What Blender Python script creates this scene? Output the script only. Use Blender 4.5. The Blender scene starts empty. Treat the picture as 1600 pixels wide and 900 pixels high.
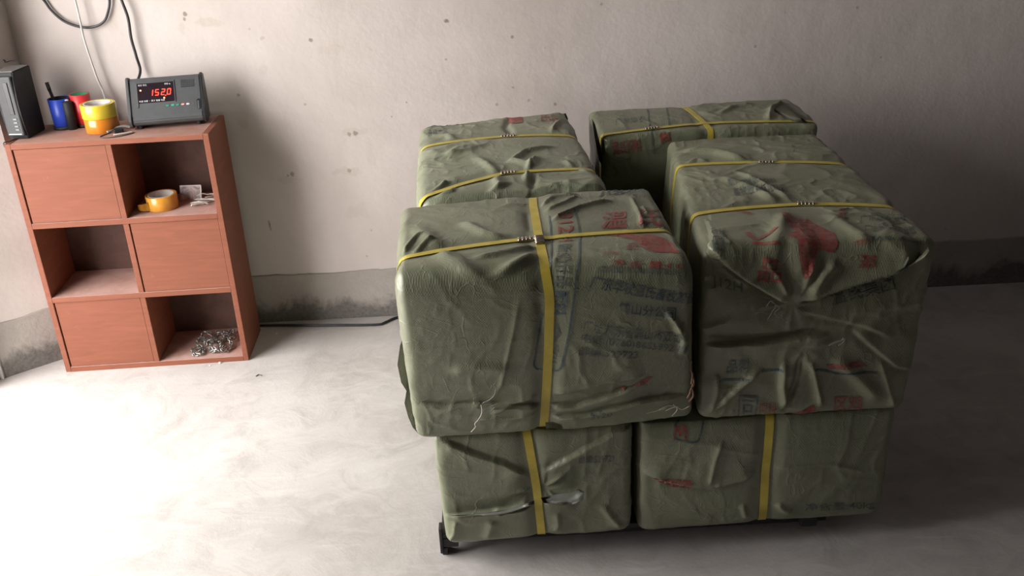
import bpy, bmesh, math, random
import numpy as np
from mathutils import Vector, Matrix

# ------------------------------------------------------------------ camera
scene = bpy.context.scene
COL = scene.collection
cam_data = bpy.data.cameras.new('camera')
cam = bpy.data.objects.new('camera', cam_data)
COL.objects.link(cam)
cam_data.sensor_width = 36.0
cam_data.lens = 36.0 * 1476.581 / 1600.0
cam_data.clip_start = 0.05
RT = Vector((0.99843049, -0.03963752, -0.03956529))
DN = Vector((-0.05260320, -0.42125985, -0.90541319))
FW = Vector((0.01922107, 0.90607340, -0.42268374))
m = Matrix((RT, -DN, -FW)).transposed().to_4x4()
m.translation = Vector((0.8560, -2.8836, 1.5679))
cam.matrix_world = m
scene.camera = cam

# ------------------------------------------------------------------ sky, sun, exposure
world = bpy.data.worlds.new('overcast_sky')
scene.world = world
world.use_nodes = True
wn = world.node_tree.nodes
wn.clear()
wbg = wn.new('ShaderNodeBackground')
wout = wn.new('ShaderNodeOutputWorld')
wbg.inputs['Color'].default_value = (1.0, 0.965, 0.935, 1)
wbg.inputs['Strength'].default_value = 27.5
world.node_tree.links.new(wbg.outputs[0], wout.inputs[0])
DOOR_Y0, DOOR_Y1, DOOR_H = -1.75, -0.12, 2.15      # the doorway in the left wall
pl = bpy.data.lights.new('doorway_daylight_portal', 'AREA')
pl.shape = 'RECTANGLE'
pl.size = DOOR_H
pl.size_y = DOOR_Y1 - DOOR_Y0
pl.cycles.is_portal = True
po = bpy.data.objects.new('doorway_daylight_portal', pl)
po.rotation_euler = (0, math.radians(-90), 0)
po.location = (-0.93, (DOOR_Y0 + DOOR_Y1) / 2, DOOR_H / 2)
COL.objects.link(po)
scene.view_settings.view_transform = 'Standard'
scene.view_settings.look = 'None'
scene.view_settings.gamma = 1.0
scene.view_settings.use_curve_mapping = False
scene.view_settings.exposure = -0.98
scene.cycles.use_denoising = True
scene.cycles.max_bounces = 8

# ------------------------------------------------------------------ helpers
def tag(o, label=None, cat=None, group=None, kind=None):
    if label: o['label'] = label
    if cat: o['category'] = cat
    if group: o['group'] = group
    if kind: o['kind'] = kind
    return o

def empty(name, loc=(0, 0, 0), rz=0, label=None, cat=None, group=None):
    o = bpy.data.objects.new(name, None)
    o.empty_display_size = 0.05
    COL.objects.link(o)
    o.location = loc
    o.rotation_euler = (0, 0, rz)
    return tag(o, label, cat, group)

def link_mesh(name, me, mat=None, parent=None, world_space=False):
    o = bpy.data.objects.new(name, me)
    COL.objects.link(o)
    if mat is not None: me.materials.append(mat)
    if parent is not None:
        o.parent = parent
        if world_space:
            o.matrix_parent_inverse = parent_world(parent).inverted()
    return o

def parent_world(p):
    mm = Matrix.Translation(p.location) @ p.rotation_euler.to_matrix().to_4x4()
    if p.parent is not None:
        mm = parent_world(p.parent) @ p.matrix_parent_inverse @ mm
    return mm

def obj(name, bm, mat=None, parent=None, smooth=False, ws=False):
    me = bpy.data.meshes.new(name)
    bmesh.ops.recalc_face_normals(bm, faces=bm.faces)
    bm.to_mesh(me)
    bm.free()
    if smooth:
        for p in me.polygons: p.use_smooth = True
    return link_mesh(name, me, mat, parent, ws)

def box(x0, x1, y0, y1, z0, z1, bev=0.0, bm=None, seg=2):
    b = bmesh.new()
    r = bmesh.ops.create_cube(b, size=1.0)
    for v in b.verts:
        v.co = Vector((x0 + (v.co.x + .5) * (x1 - x0), y0 + (v.co.y + .5) * (y1 - y0), z0 + (v.co.z + .5) * (z1 - z0)))
    if bev > 0:
        bmesh.ops.bevel(b, geom=b.edges[:], offset=bev, segments=seg, affect='EDGES', profile=0.5)
    if bm is None: return b
    me = bpy.data.meshes.new('t')
    b.to_mesh(me); b.free()
    bm.from_mesh(me)
    bpy.data.meshes.remove(me)
    return bm

def lathe(profile, seg=40, closed=False):
    """profile: list of (r, z)"""
    b = bmesh.new()
    rings = []
    for r, z in profile:
        rings.append([b.verts.new((r * math.cos(2 * math.pi * k / seg), r * math.sin(2 * math.pi * k / seg), z)) for k in range(seg)])
    n = len(rings)
    for i in range(n if closed else n - 1):
        A, B = rings[i], rings[(i + 1) % n]
        for k in range(seg):
            b.faces.new((A[k], A[(k + 1) % seg], B[(k + 1) % seg], B[k]))
    if not closed:
        for ring in (rings[0], rings[-1]):
            b.faces.new(ring)
    return b

def catmull(pts, n=8, closed=False):
    pts = [Vector(p) for p in pts]
    out = []
    N = len(pts)
    for i in range(N if closed else N - 1):
        if closed: p0, p1, p2, p3 = pts[i - 1], pts[i], pts[(i + 1) % N], pts[(i + 2) % N]
        else: p0, p1, p2, p3 = pts[max(i - 1, 0)], pts[i], pts[i + 1], pts[min(i + 2, N - 1)]
        for k in range(n):
            t = k / n
            out.append(0.5 * ((2 * p1) + (-p0 + p2) * t + (2 * p0 - 5 * p1 + 4 * p2 - p3) * t * t + (-p0 + 3 * p1 - 3 * p2 + p3) * t ** 3))
    if not closed: out.append(pts[-1])
    return out

def tube(pts, r, seg=8, bm=None, closed=False):
    b = bm if bm is not None else bmesh.new()
    pts = [Vector(p) for p in pts]
    n = len(pts)
    rings = []
    up = Vector((0, 0, 1))
    prev = None
    for i, p in enumerate(pts):
        if closed: t = pts[(i + 1) % n] - pts[i - 1]
        else: t = pts[min(i + 1, n - 1)] - pts[max(i - 1, 0)]
        t.normalize()
        if prev is None:
            a = up if abs(t.z) < .9 else Vector((1, 0, 0))
            u = t.cross(a).normalized()
        else:
            u = (prev - t * prev.dot(t)).normalized()
        prev = u
        w = t.cross(u)
        rr = r[i] if isinstance(r, (list, tuple)) else r
        rings.append([b.verts.new(p + (u * math.cos(2 * math.pi * k / seg) + w * math.sin(2 * math.pi * k / seg)) * rr) for k in range(seg)])
    for i in range(n if closed else n - 1):
        A, B = rings[i], rings[(i + 1) % n]
        for k in range(seg):
            b.faces.new((A[k], A[(k + 1) % seg], B[(k + 1) % seg], B[k]))
    if not closed:
        b.faces.new(rings[0]); b.faces.new(rings[-1])
    return b

def text_mesh(s, bold=0.0):
    cu = bpy.data.curves.new('t', 'FONT')
    cu.body = s
    cu.resolution_u = 3
    cu.offset = bold
    o = bpy.data.objects.new('t', cu)
    COL.objects.link(o)
    bpy.context.view_layer.update()
    dg = bpy.context.evaluated_depsgraph_get()
    me = bpy.data.meshes.new_from_object(o.evaluated_get(dg))
    bpy.data.objects.remove(o)
    b = bmesh.new()
    b.from_mesh(me)
    bpy.data.meshes.remove(me)
    bmesh.ops.triangulate(b, faces=b.faces[:])
    return b

# ------------------------------------------------------------------ materials
class NT:
    def __init__(s, name):
        s.mat = bpy.data.materials.new(name)
        s.mat.use_nodes = True
        s.n = s.mat.node_tree.nodes
        s.l = s.mat.node_tree.links
        s.b = s.n['Principled BSDF']
    def new(s, t, **kw):
        nd = s.n.new(t)
        for k, v in kw.items():
            if k in nd.inputs: nd.inputs[k].default_value = v
            else: setattr(nd, k, v)
        return nd
    def set(s, **kw):
        for k, v in kw.items(): s.b.inputs[k.replace('_', ' ')].default_value = v
    def coord(s, scale=(1, 1, 1), rot=(0, 0, 0), kind='Object'):
        tc = s.new('ShaderNodeTexCoord')
        mp = s.new('ShaderNodeMapping')
        mp.inputs['Scale'].default_value = scale
        mp.inputs['Rotation'].default_value = rot
        s.l.new(tc.outputs[kind], mp.inputs[0])
        return mp.outputs[0]
    def noise(s, vec, scale, detail=4, rough=.55, dist=0.0):
        nd = s.new('ShaderNodeTexNoise')
        nd.inputs['Scale'].default_value = scale
        nd.inputs['Detail'].default_value = detail
        nd.inputs['Roughness'].default_value = rough
        nd.inputs['Distortion'].default_value = dist
        s.l.new(vec, nd.inputs['Vector'])
        return nd.outputs['Fac']
    def ramp(s, fac, stops):
        r = s.new('ShaderNodeValToRGB')
        e = r.color_ramp.elements
        while len(e) > 1: e.remove(e[-1])
        e[0].position = stops[0][0]; e[0].color = (*stops[0][1], 1)
        for p, c in stops[1:]:
            x = e.new(p); x.color = (*c, 1)
        s.l.new(fac, r.inputs[0])
        return r.outputs[0]
    def fr(s, fac, a, b, c=0.0, d=1.0):
        r = s.new('ShaderNodeMapRange')
        for k, v in zip(('From Min', 'From Max', 'To Min', 'To Max'), (a, b, c, d)): r.inputs[k].default_value = v
        s.l.new(fac, r.inputs['Value'])
        return r.outputs[0]
    def math(s, op, a, b=None):
        r = s.new('ShaderNodeMath', operation=op)
        for i, x in enumerate((a, b)):
            if x is None: continue
            if isinstance(x, (int, float)): r.inputs[i].default_value = x
            else: s.l.new(x, r.inputs[i])
        return r.outputs[0]
    def mix(s, fac, a, b, mode='MIX'):
        r = s.new('ShaderNodeMix', data_type='RGBA', blend_type=mode)
        for i, x in ((0, fac), (6, a), (7, b)):
            if isinstance(x, (int, float)): r.inputs[i].default_value = x
            elif isinstance(x, tuple): r.inputs[i].default_value = (*x, 1) if len(x) == 3 else x
            else: s.l.new(x, r.inputs[i])
        return r.outputs[2]
    def bump(s, h, strength=.3, dist=.01, prev=None):
        r = s.new('ShaderNodeBump')
        r.inputs['Strength'].default_value = strength
        r.inputs['Distance'].default_value = dist
        s.l.new(h, r.inputs['Height'])
        if prev is not None: s.l.new(prev, r.inputs['Normal'])
        return r.outputs[0]
    def color(s, c): s.l.new(c, s.b.inputs['Base Color'])
    def normal(s, c): s.l.new(c, s.b.inputs['Normal'])

def plain(name, col, rough=.5, metal=0.0, spec=.5, emit=None, es=1.0, vary=.12, vs=30):
    t = NT(name)
    t.set(Roughness=rough, Metallic=metal)
    t.b.inputs['Specular IOR Level'].default_value = spec
    t.b.inputs['Specular IOR Level'].default_value = spec
    v = t.coord()
    f = t.noise(v, vs, 4)
    a = tuple(max(0, c * (1 - vary)) for c in col)
    b = tuple(min(1, c * (1 + vary)) for c in col)
    t.color(t.ramp(f, [(.3, a), (.7, b)]))
    if emit:
        t.b.inputs['Emission Color'].default_value = (*emit, 1)
        t.b.inputs['Emission Strength'].default_value = es
    return t.mat

def spots(t, vec, base, centres, col, freq=60, jag=.5):
    """stains and chips of their own at fixed places on the surface; centres: (x, y, z, radius[, strength])"""
    nz = t.new('ShaderNodeTexNoise'); nz.inputs['Scale'].default_value = freq; nz.inputs['Detail'].default_value = 3
    t.l.new(vec, nz.inputs['Vector'])
    out = base
    for c in centres:
        x, y, z, r = c[:4]
        st = c[4] if len(c) > 4 else .7
        sx = c[5] if len(c) > 5 else 1.0
        sz = c[6] if len(c) > 6 else 1.0
        sub = t.new('ShaderNodeVectorMath', operation='SUBTRACT'); t.l.new(vec, sub.inputs[0]); sub.inputs[1].default_value = (x, y, z)
        sc = t.new('ShaderNodeVectorMath', operation='MULTIPLY'); t.l.new(sub.outputs[0], sc.inputs[0]); sc.inputs[1].default_value = (1 / sx, 1, 1 / sz)
        ln = t.new('ShaderNodeVectorMath', operation='LENGTH'); t.l.new(sc.outputs[0], ln.inputs[0])
        a = t.math('MULTIPLY', t.math('SUBTRACT', nz.outputs['Fac'], .5), r * jag * 4)
        d = t.math('ADD', ln.outputs['Value'], a)
        f = t.fr(d, r, r * .55, 0, st)
        out = t.mix(f, out, col)
    return out

def mat_wall():
    t = NT('painted_plaster')
    v = t.coord()
    t.set(Roughness=.85)
    t.b.inputs['Specular IOR Level'].default_value = .25
    big = t.noise(v, 1.3, 5, .6, .4)
    c = t.ramp(big, [(.3, (.465, .415, .39)), (.52, (.56, .508, .482)), (.75, (.61, .56, .535))])
    vs = t.coord(scale=(3.2, 1, .45))
    streak = t.noise(vs, 3.0, 5, .6)
    c = t.mix(t.fr(streak, .5, .8, 0, .25), c, (.45, .40, .37), 'MIX')
    patch = t.noise(v, 5.0, 6, .65, .6)
    c = t.mix(t.fr(patch, .58, .72, 0, .35), c, (.48, .445, .41))
    vor = t.new('ShaderNodeTexVoronoi'); vor.inputs['Scale'].default_value = 9.0; t.l.new(v, vor.inputs['Vector'])
    sep = t.new('ShaderNodeSeparateColor'); t.l.new(vor.outputs['Color'], sep.inputs[0])
    rad = t.fr(sep.outputs[0], .45, 1.0, 0.0, .055)
    dots = t.math('LESS_THAN', vor.outputs['Distance'], rad)
    c = t.mix(t.math('MULTIPLY', dots, .55), c, (.27, .22, .18))
    c = spots(t, v, c, WALL_SPOTS, (.16, .12, .09))
    c = spots(t, v, c, WALL_STAINS, (.40, .35, .28), freq=24, jag=.9)
    t.color(c)
    f1 = t.noise(v, 60, 5, .6)
    f2 = t.noise(v, 7, 4, .6)
    t.normal(t.bump(f1, .18, .004, t.bump(f2, .3, .012)))
    return t.mat

def mat_band():
    t = NT('cement_skirting')
    v = t.coord()
    t.set(Roughness=.9)
    sp = t.new('ShaderNodeSeparateXYZ'); t.l.new(v, sp.inputs[0])
    big = t.noise(v, 5, 6, .65, .5)
    c = t.ramp(big, [(.3, (.29, .262, .24)), (.7, (.38, .35, .32))])
    damp = t.noise(t.coord(scale=(1, 1, .6)), 7, 6, .7, .4)
    h = t.math('ADD', sp.outputs[2], t.math('MULTIPLY', t.math('SUBTRACT', damp, .5), -.26))
    c = t.mix(t.fr(h, .10, .055, 0, .88), c, (.085, .08, .075))
    fine = t.noise(v, 90, 3)
    c = t.mix(t.fr(fine, .35, .75, 0, .35), c, (.3, .27, .24))
    t.color(c)
    t.normal(t.bump(fine, .4, .004, t.bump(t.noise(v, 12, 4), .5, .01)))
    return t.mat

def mat_floor():
    t = NT('dusty_concrete')
    v = t.coord()
    t.set(Roughness=.75)
    t.b.inputs['Specular IOR Level'].default_value = .3
    big = t.noise(v, 1.6, 6, .62, .7)
    c = t.ramp(big, [(.30, (.37, .345, .33)), (.5, (.46, .435, .42)), (.72, (.54, .52, .505))])
    mid = t.noise(v, 7, 6, .7, 1.2)
    c = t.mix(t.fr(mid, .48, .68, 0, .55), c, (.32, .295, .275))
    sw = t.noise(t.coord(scale=(1, 2.6, 1), rot=(0, 0, .7)), 3.2, 5, .65, 1.8)
    c = t.mix(t.fr(sw, .52, .66, 0, .4), c, (.56, .54, .525))
    fine = t.noise(v, 120, 3, .6)
    c = t.mix(t.fr(fine, .6, .8, 0, .35), c, (.33, .30, .27))
    vor = t.new('ShaderNodeTexVoronoi'); vor.inputs['Scale'].default_value = 14.0; t.l.new(v, vor.inputs['Vector'])
    sep = t.new('ShaderNodeSeparateColor'); t.l.new(vor.outputs['Color'], sep.inputs[0])
    dots = t.math('LESS_THAN', vor.outputs['Distance'], t.fr(sep.outputs[1], .6, 1.0, 0, .05))
    c = t.mix(t.math('MULTIPLY', dots, .5), c, (.22, .2, .18))
    t.color(c)
    t.normal(t.bump(fine, .15, .002, t.bump(mid, .25, .006)))
    return t.mat

def mat_cloth(name, c0, c1, seed=0.0):
    t = NT(name)
    t.set(Roughness=.42)
    t.b.inputs['Specular IOR Level'].default_value = .55
    v = t.coord()
    n1 = t.noise(v, 5 + seed, 5, .6, .3)
    c = t.ramp(n1, [(.3, c0), (.7, c1)])
    d = t.noise(v, 16 + seed, 5, .65, .5)
    c = t.mix(t.fr(d, .55, .75, 0, .35), c, tuple(x * .72 for x in c0))
    dd = t.noise(v, 3.3 + seed, 4, .6)
    c = t.mix(t.fr(dd, .55, .8, 0, .35), c, (.20, .195, .155))
    # woven tapes: two crossed bands
    w1 = t.new('ShaderNodeTexWave', wave_type='BANDS', bands_direction='X', wave_profile='SIN')
    w2 = t.new('ShaderNodeTexWave', wave_type='BANDS', bands_direction='X', wave_profile='SIN')
    t.l.new(t.coord(rot=(.2, .5, .8)), w1.inputs['Vector'])
    t.l.new(t.coord(rot=(.2, -.6, -.75)), w2.inputs['Vector'])
    for w in (w1, w2):
        w.inputs['Scale'].default_value = 95
        w.inputs['Distortion'].default_value = .6
        w.inputs['Detail'].default_value = 1
    wv = t.math('MULTIPLY', w1.outputs['Fac'], w2.outputs['Fac'])
    c = t.mix(t.math('MULTIPLY', wv, .22), c, tuple(x * .55 for x in c0))
    cl = []
    for k, (sc_, rt) in enumerate((((1, 1, 2.6), (0, .4, .3)), ((2.4, 1, 1), (.3, -.5, 0)), ((1, 2.2, 1), (0, .2, -.9)))):
        nn = t.noise(t.coord(scale=sc_, rot=rt), 4.5 + 2.2 * k + seed, 2, .45, .2)
        line = t.fr(t.math('ABSOLUTE', t.math('SUBTRACT', nn, .5)), 0, .011, 1, 0)
        gate = t.fr(t.noise(v, 7 + k * 3, 2), .5, .6, 0, 1)
        cl.append(t.math('MULTIPLY', line, gate))
    lines = t.math('MAXIMUM', t.math('MAXIMUM', cl[0], cl[1]), cl[2])
    c = t.mix(t.math('MULTIPLY', lines, .16), c, tuple(min(1, x * 1.35 + .03) for x in c1))
    sm = t.noise(t.coord(scale=(1, 1, 1.8)), 11 + seed, 6, .75, 1.0)
    c = t.mix(t.fr(sm, .56, .72, 0, .4), c, tuple(x * .55 for x in c0))
    t.color(c)
    cr = t.noise(t.coord(scale=(1.6, 1, 1)), 26, 5, .6, .9)
    t.normal(t.bump(wv, .22, .0012, t.bump(cr, .26, .005, t.bump(lines, .28, .0025))))
    r = t.noise(v, 9, 4)
    t.l.new(t.fr(r, .35, .7, .30, .50), t.b.inputs['Roughness'])
    return t.mat

def mat_print(name, col, wear=.45):
    """ink on woven cloth, worn through to the cloth in a mottled way"""
    t = NT(name)
    t.set(Roughness=.5)
    v = t.coord()
    f = t.noise(v, 70, 5, .7)
    c = t.mix(t.fr(f, .40, .64, .05, wear), tuple(col), (.175, .185, .125))
    t.color(c)
    a = t.noise(v, 130, 4, .7)
    t.l.new(t.fr(a, .32, .46, .3, .95), t.b.inputs['Alpha'])
    return t.mat

def mat_laminate():
    t = NT('cherry_laminate')
    t.set(Roughness=.55)
    t.b.inputs['Specular IOR Level'].default_value = .22
    v = t.coord(scale=(1, 1, 9))
    g = t.noise(v, 7, 5, .55, .8)
    c = t.ramp(g, [(.3, (.178, .062, .036)), (.55, (.202, .070, .041)), (.75, (.228, .081, .048))])
    sc = t.noise(t.coord(), 45, 4, .7, .5)
    c = t.mix(t.fr(sc, .64, .78, 0, .25), c, (.38, .20, .14))
    t.color(c)
    t.normal(t.bump(g, .04, .001))
    return t.mat

def mat_dusty(name, col, dust, amt=.6):
    """board with settled dust"""
    t = NT(name)
    t.set(Roughness=.7)
    v = t.coord()
    n = t.noise(v, 12, 6, .65, .6)
    c = t.mix(t.fr(n, .3, .75, amt * .45, min(1, amt * 1.25)), tuple(col), tuple(dust))
    t.color(c)
    return t.mat

# ------------------------------------------------------------------ setting
BACK_Y = 0.295
WALL_SPOTS = [
    (*(0.748, 0.295, 1.0599), .010, .8), (*(0.2978, 0.295, 1.0192), .007, .7), (*(-0.091, 0.295, 1.1207), .008, .7), (*(-0.098, 0.295, 1.1049), .006, .6),
    (*(0.4095, 0.295, 0.6988), .012, .75), (*(0.3896, 0.295, 0.6976), .008, .6), (*(0.3751, 0.295, 0.5678), .009, .6), (*(0.1748, 0.295, 0.5666), .009, .6), (*(0.1609, 0.295, 0.5627), .006, .5),
    (*(0.2533, 0.295, 0.8087), .007, .6), (*(0.9596, 0.295, 0.9986), .006, .6), (*(0.7374, 0.295, 0.9357), .006, .5), (*(1.0969, 0.295, 0.767), .008, .6), (*(1.01, 0.295, 0.7845), .006, .5), (*(0.8985, 0.295, 0.7768), .006, .5), (*(0.9573, 0.295, 0.8308), .005, .5),
    (*(1.2566, 0.295, 1.0916), .006, .5), (*(1.0688, 0.295, 0.9579), .004, .5), (*(0.5394, 0.295, 0.7526), .004, .6), (*(0.5935, 0.295, 0.7984), .004, .6), (*(0.0341, 0.295, 0.85), .007, .5), (*(0.1062, 0.295, 1.0651), .006, .35), (*(0.1428, 0.295, 1.0326), .008, .3),
    (*(0.4014, 0.295, 0.2437), .006, .4), (*(0.4277, 0.295, 0.3421), .006, .3),
] + [(*(0.0704, 0.295, 0.3863), .010, .65, .45, 1.5), (*(0.0724, 0.295, 0.3691), .008, .6, .4, 1.5)]
WALL_STAINS = [(*(-0.0248, 0.295, 1.0874), .03, .35, 1.6, .6), (*(-0.1127, 0.295, 1.0813), .02, .3, .7, 1.4), (*(0.3792, 0.295, 0.5652), .03, .3, 1.8, .6), (*(0.39, 0.295, 0.4174), .035, .25, 1.3, .9), (*(0.1589, 0.295, 0.5488), .03, .22, 2, .4),
    (*(0.3678, 0.295, 0.991), .03, .22, 1.6, .8), (*(0.6241, 0.295, 1.0308), .05, .12, 2, .8), (*(0.4568, 0.295, 0.6259), .05, .15, .3, 1.6), (*(0.3996, 0.295, 0.7083), .03, .25, 2.2, .5),
    (*(0.123, 0.295, 0.9291), .02, .25), (*(0.0458, 0.295, 0.7485), .02, .3), (*(-0.3234, 0.295, 1.1092), .03, .25, .8, 1.3), (*(1.7035, 0.295, 1.0118), .06, .15, 1.5, .7)]

M_wall = mat_wall(); M_band = mat_band(); M_floor = mat_floor()
M_ceil = plain('ceiling_plaster', (.42, .40, .38), .9)
M_lam = mat_laminate()
M_lam_dust = mat_dusty('dusty_cherry_laminate', (.22, .078, .045), (.42, .28, .235), .62)
M_lam_shelf = mat_dusty('dusty_lit_cherry_laminate', (.22, .085, .052), (.46, .31, .275), .8)  # dust plus the paleness of lit cube floors, put into the colour
M_gap = plain('dark_joint', (.03, .012, .008), .9)

XL = -0.655        # back left corner of the room
XR = 3.75
YF = -4.6
HC = 3.05

def struct(name, bm, mat, parent=None, smooth=False):
    o = obj(name, bm, mat, parent, smooth)
    if parent is None: o['kind'] = 'structure'
    return o

struct('floor', box(-4.2, XR + .1, YF - .1, BACK_Y + .2, -.1, 0), M_floor)
M_unseen_dark = plain('unseen_dark_surface', (.11, .10, .095), .9)  # unseen ceiling and walls, coloured dark to cut the bounced fill light
struct('ceiling', box(-1.1, XR + .1, YF - .1, BACK_Y + .2, HC, HC + .1), M_unseen_dark)
struct('wall_back', box(-1.1, XR + .1, BACK_Y, BACK_Y + .2, 0, HC), M_wall)
struct('wall_right', box(XR, XR + .1, YF - .1, BACK_Y, 0, HC), M_unseen_dark)
struct('wall_front', box(-1.1, XR, YF - .1, YF, 0, HC), M_unseen_dark)

def prism(poly, z0, z1):
    b = bmesh.new()
    lo = [b.verts.new((x, y, z0)) for x, y in poly]
    hi = [b.verts.new((x, y, z1)) for x, y in poly]
    n = len(poly)
    for i in range(n):
        b.faces.new((lo[i], lo[(i + 1) % n], hi[(i + 1) % n], hi[i]))
    b.faces.new(lo); b.faces.new(hi)
    return b

# left wall: short return from the corner, splayed reveal, then the doorway
JX, JY = -0.825, -0.028
wl = prism([(XL, BACK_Y), (-0.668, .092), (JX, JY), (JX - .28, JY), (JX - .28, BACK_Y)], 0, HC)
m2 = bpy.data.meshes.new('t'); box(JX - .28, JX, DOOR_Y0, JY, DOOR_H, HC).to_mesh(m2); wl.from_mesh(m2)
m2 = bpy.data.meshes.new('t'); box(JX - .28, JX, YF - .1, DOOR_Y0, 0, HC).to_mesh(m2); wl.from_mesh(m2)
m2 = bpy.data.meshes.new('t'); box(JX - .28, JX - .02, DOOR_Y1, JY - .02, 0, HC).to_mesh(m2); wl.from_mesh(m2)
struct('wall_left', wl, M_wall)

# cement skirting, a rough band slightly proud of the plaster
def rough_strip(p, q, z1, thick, seed, name, n=160):
    """vertical band from p to q, its upper edge a little uneven; p->q runs with the room on its right-hand side"""
    random.seed(seed)
    p = Vector((*p, 0)); q = Vector((*q, 0))
    d = (q - p).normalized(); nrm = Vector((d.y, -d.x, 0))
    L = (q - p).length; n = max(6, int(L / .02))
    b = bmesh.new()
    rows = []
    h = 0
    for i in range(n + 1):
        c = p + d * L * i / n
        h = h * .8 + random.uniform(-.0022, .0022)
        rows.append([b.verts.new(c + nrm * thick * 1.25 + Vector((0, 0, .0005))), b.verts.new(c + nrm * thick + Vector((0, 0, z1 - .003 + h))),
                     b.verts.new(c + nrm * (thick * .4) + Vector((0, 0, z1 + h))), b.verts.new(c - nrm * .004 + Vector((0, 0, z1 + h))), b.verts.new(c - nrm * .004 + Vector((0, 0, .0005)))])
    for i in range(n):
        A, B = rows[i], rows[i + 1]
        for k in range(5):
            b.faces.new((A[k], A[(k + 1) % 5], B[(k + 1) % 5], B[k]))
    b.faces.new(rows[0]); b.faces.new(rows[-1])
    return struct(name, b, M_band)
rough_strip((XL + .004, BACK_Y), (XR, BACK_Y), .186, .006, 3, 'baseboard_back')
rough_strip((JX + .004, JY + .003), (-0.672, .089), .20, .005, 4, 'baseboard_left')

# doorway frame: thin pale metal channel at the edge of the opening
M_frame = plain('weathered_galvanised_steel', (.50, .52, .50), .5, .3)
fr = box(JX - .006, JX + .006, JY - .012, JY, 0, DOOR_H, .001)
struct('trim_1', fr, M_frame)
fr = box(JX - .10, JX - .05, JY - .07, JY - .001, 0, DOOR_H, .002)
struct('trim_2', fr, plain('rusty_door_channel', (.13, .10, .085), .7, .2))

# outside the doorway: pale yard paving is the same slab as the floor (it runs out through the doorway)

# ------------------------------------------------------------------ cabinet
CAB_A = 0.02285
CW, CH, CD, CT = .62, .8033, .2266, .018
cab = empty('cube_shelf_cabinet', (0, 0, 0), CAB_A, 'reddish cherry laminate six-cube cabinet with three closed panels against the back wall', 'cabinet')
def board(name, x0, x1, y0, y1, z0, z1, mat=M_lam, bev=.0012, label=None):
    o = obj(name, box(x0, x1, y0, y1, z0, z1, bev, seg=1), mat, cab)
    if label: o['label'] = label
    return o
board('side_panel', -CW, -CW + CT, 0, CD, 0, CH)
board('side_panel', -CT, 0, 0, CD, 0, CH)
board('top_board', -CW + CT, -CT, 0.0006, CD, CH - CT, CH - .001, M_lam_dust, label='dusty top board')
cell = (CH - 4 * CT) / 3
zs = [CT + k * (cell + CT) for k in range(3)]           # clear floor height of each row
board('bottom_board', -CW + CT, -CT, .0008, CD, 0, CT, M_lam_shelf)
board('shelf', -CW + CT, -CT, .0008, CD, zs[1] - CT, zs[1], M_lam_shelf, label='shelf with dust and a lit tone in its colour')
board('shelf', -CW + CT, -CT, .0008, CD, zs[2] - CT, zs[2], M_lam_shelf, label='shelf with dust and a lit tone in its colour')
for z0_, z1_ in ((0, CT), (zs[1] - CT, zs[1]), (zs[2] - CT, zs[2]), (CH - CT, CH - .001)):
    board('edge_band', -CW + CT + .0002, -CT - .0002, -.0002, .0007, z0_ + .0002, z1_ - .0004, bev=0)
xm = -CW / 2
for k in range(3):
    board('divider', xm - CT / 2, xm + CT / 2, .0012, CD - .006, zs[k], zs[k] + cell)
board('back_panel', -CW + CT, -CT, CD - .006, CD - .001, CT, CH - CT, plain('dark_hardboard', (.075, .034, .024), .75, vary=.2), label='dark hardboard back')
def front(k, side):
    if side == 'l': x0, x1 = -CW + CT + .0035, xm - CT / 2 - .001
    else: x0, x1 = xm + CT / 2 + .0035, -CT - .001
    board('closed_front_panel', x0, x1, .0030, .018, zs[k] + .001, zs[k] + cell - .0015, bev=.0008)
front(2, 'l'); front(1, 'r'); front(0, 'l')

def on_cab(x, y, z):   # cabinet-local to world
    ca, sa = math.cos(CAB_A), math.sin(CAB_A)
    return (x * ca - y * sa, x * sa + y * ca, z)

# ------------------------------------------------------------------ things on the cabinet
TOP = CH - .001
# black tower unit (power supply)
M_blk = plain('black_plastic', (.016, .017, .019), .6, spec=.3, vary=.3)
M_blk_gloss = plain('glossy_black_plastic', (.018, .02, .022), .18, vary=.2)
M_grey_pl = plain('grey_plastic', (.030, .034, .036), .5, vary=.15)
ups = empty('power_backup_unit', (-.594, .101, TOP), math.radians(-5), 'black upright power backup unit with curved front at the left end of the cabinet top', 'power supply')
uw, ud, uh = .031, .105, .208
b = bmesh.new()
prof = []
for i in range(9):
    a = i / 8
    prof.append((-ud / 2 - .010 * math.sin(math.pi * a), uh * a))
sec = prof + [(ud / 2, uh), (ud / 2, 0)]
lo = [b.verts.new((-uw, y, z)) for y, z in sec]; hi = [b.verts.new((uw, y, z)) for y, z in sec]
n = len(sec)
for i in range(n): b.faces.new((lo[i], lo[(i + 1) % n], hi[(i + 1) % n], hi[i]))
b.faces.new(lo); b.faces.new(hi)
bmesh.ops.bevel(b, geom=b.edges[:], offset=.003, segments=2, affect='EDGES')
obj('casing', b, M_blk, ups)
obj('front_panel', box(-uw + .004, uw - .004, -ud / 2 - .013, -ud / 2 - .001, .012, uh - .012, .004), M_grey_pl, ups)
obj('display_window', box(.000, .014, -ud / 2 - .0155, -ud / 2 - .012, .080, uh - .030, .001), M_blk_gloss, ups)
for k in range(4):
    obj('button', box(.004, .016, -ud / 2 - .015, -ud / 2 - .012, .030 + k * .011, .035 + k * .011, .0008), plain('button_grey', (.16, .17, .18), .4), ups)
obj('badge_line', box(-uw + .010, uw - .012, -ud / 2 - .0142, -ud / 2 - .012, .0175, .0200), plain('silver_badge', (.5, .5, .5), .3, .7), ups)
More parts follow.
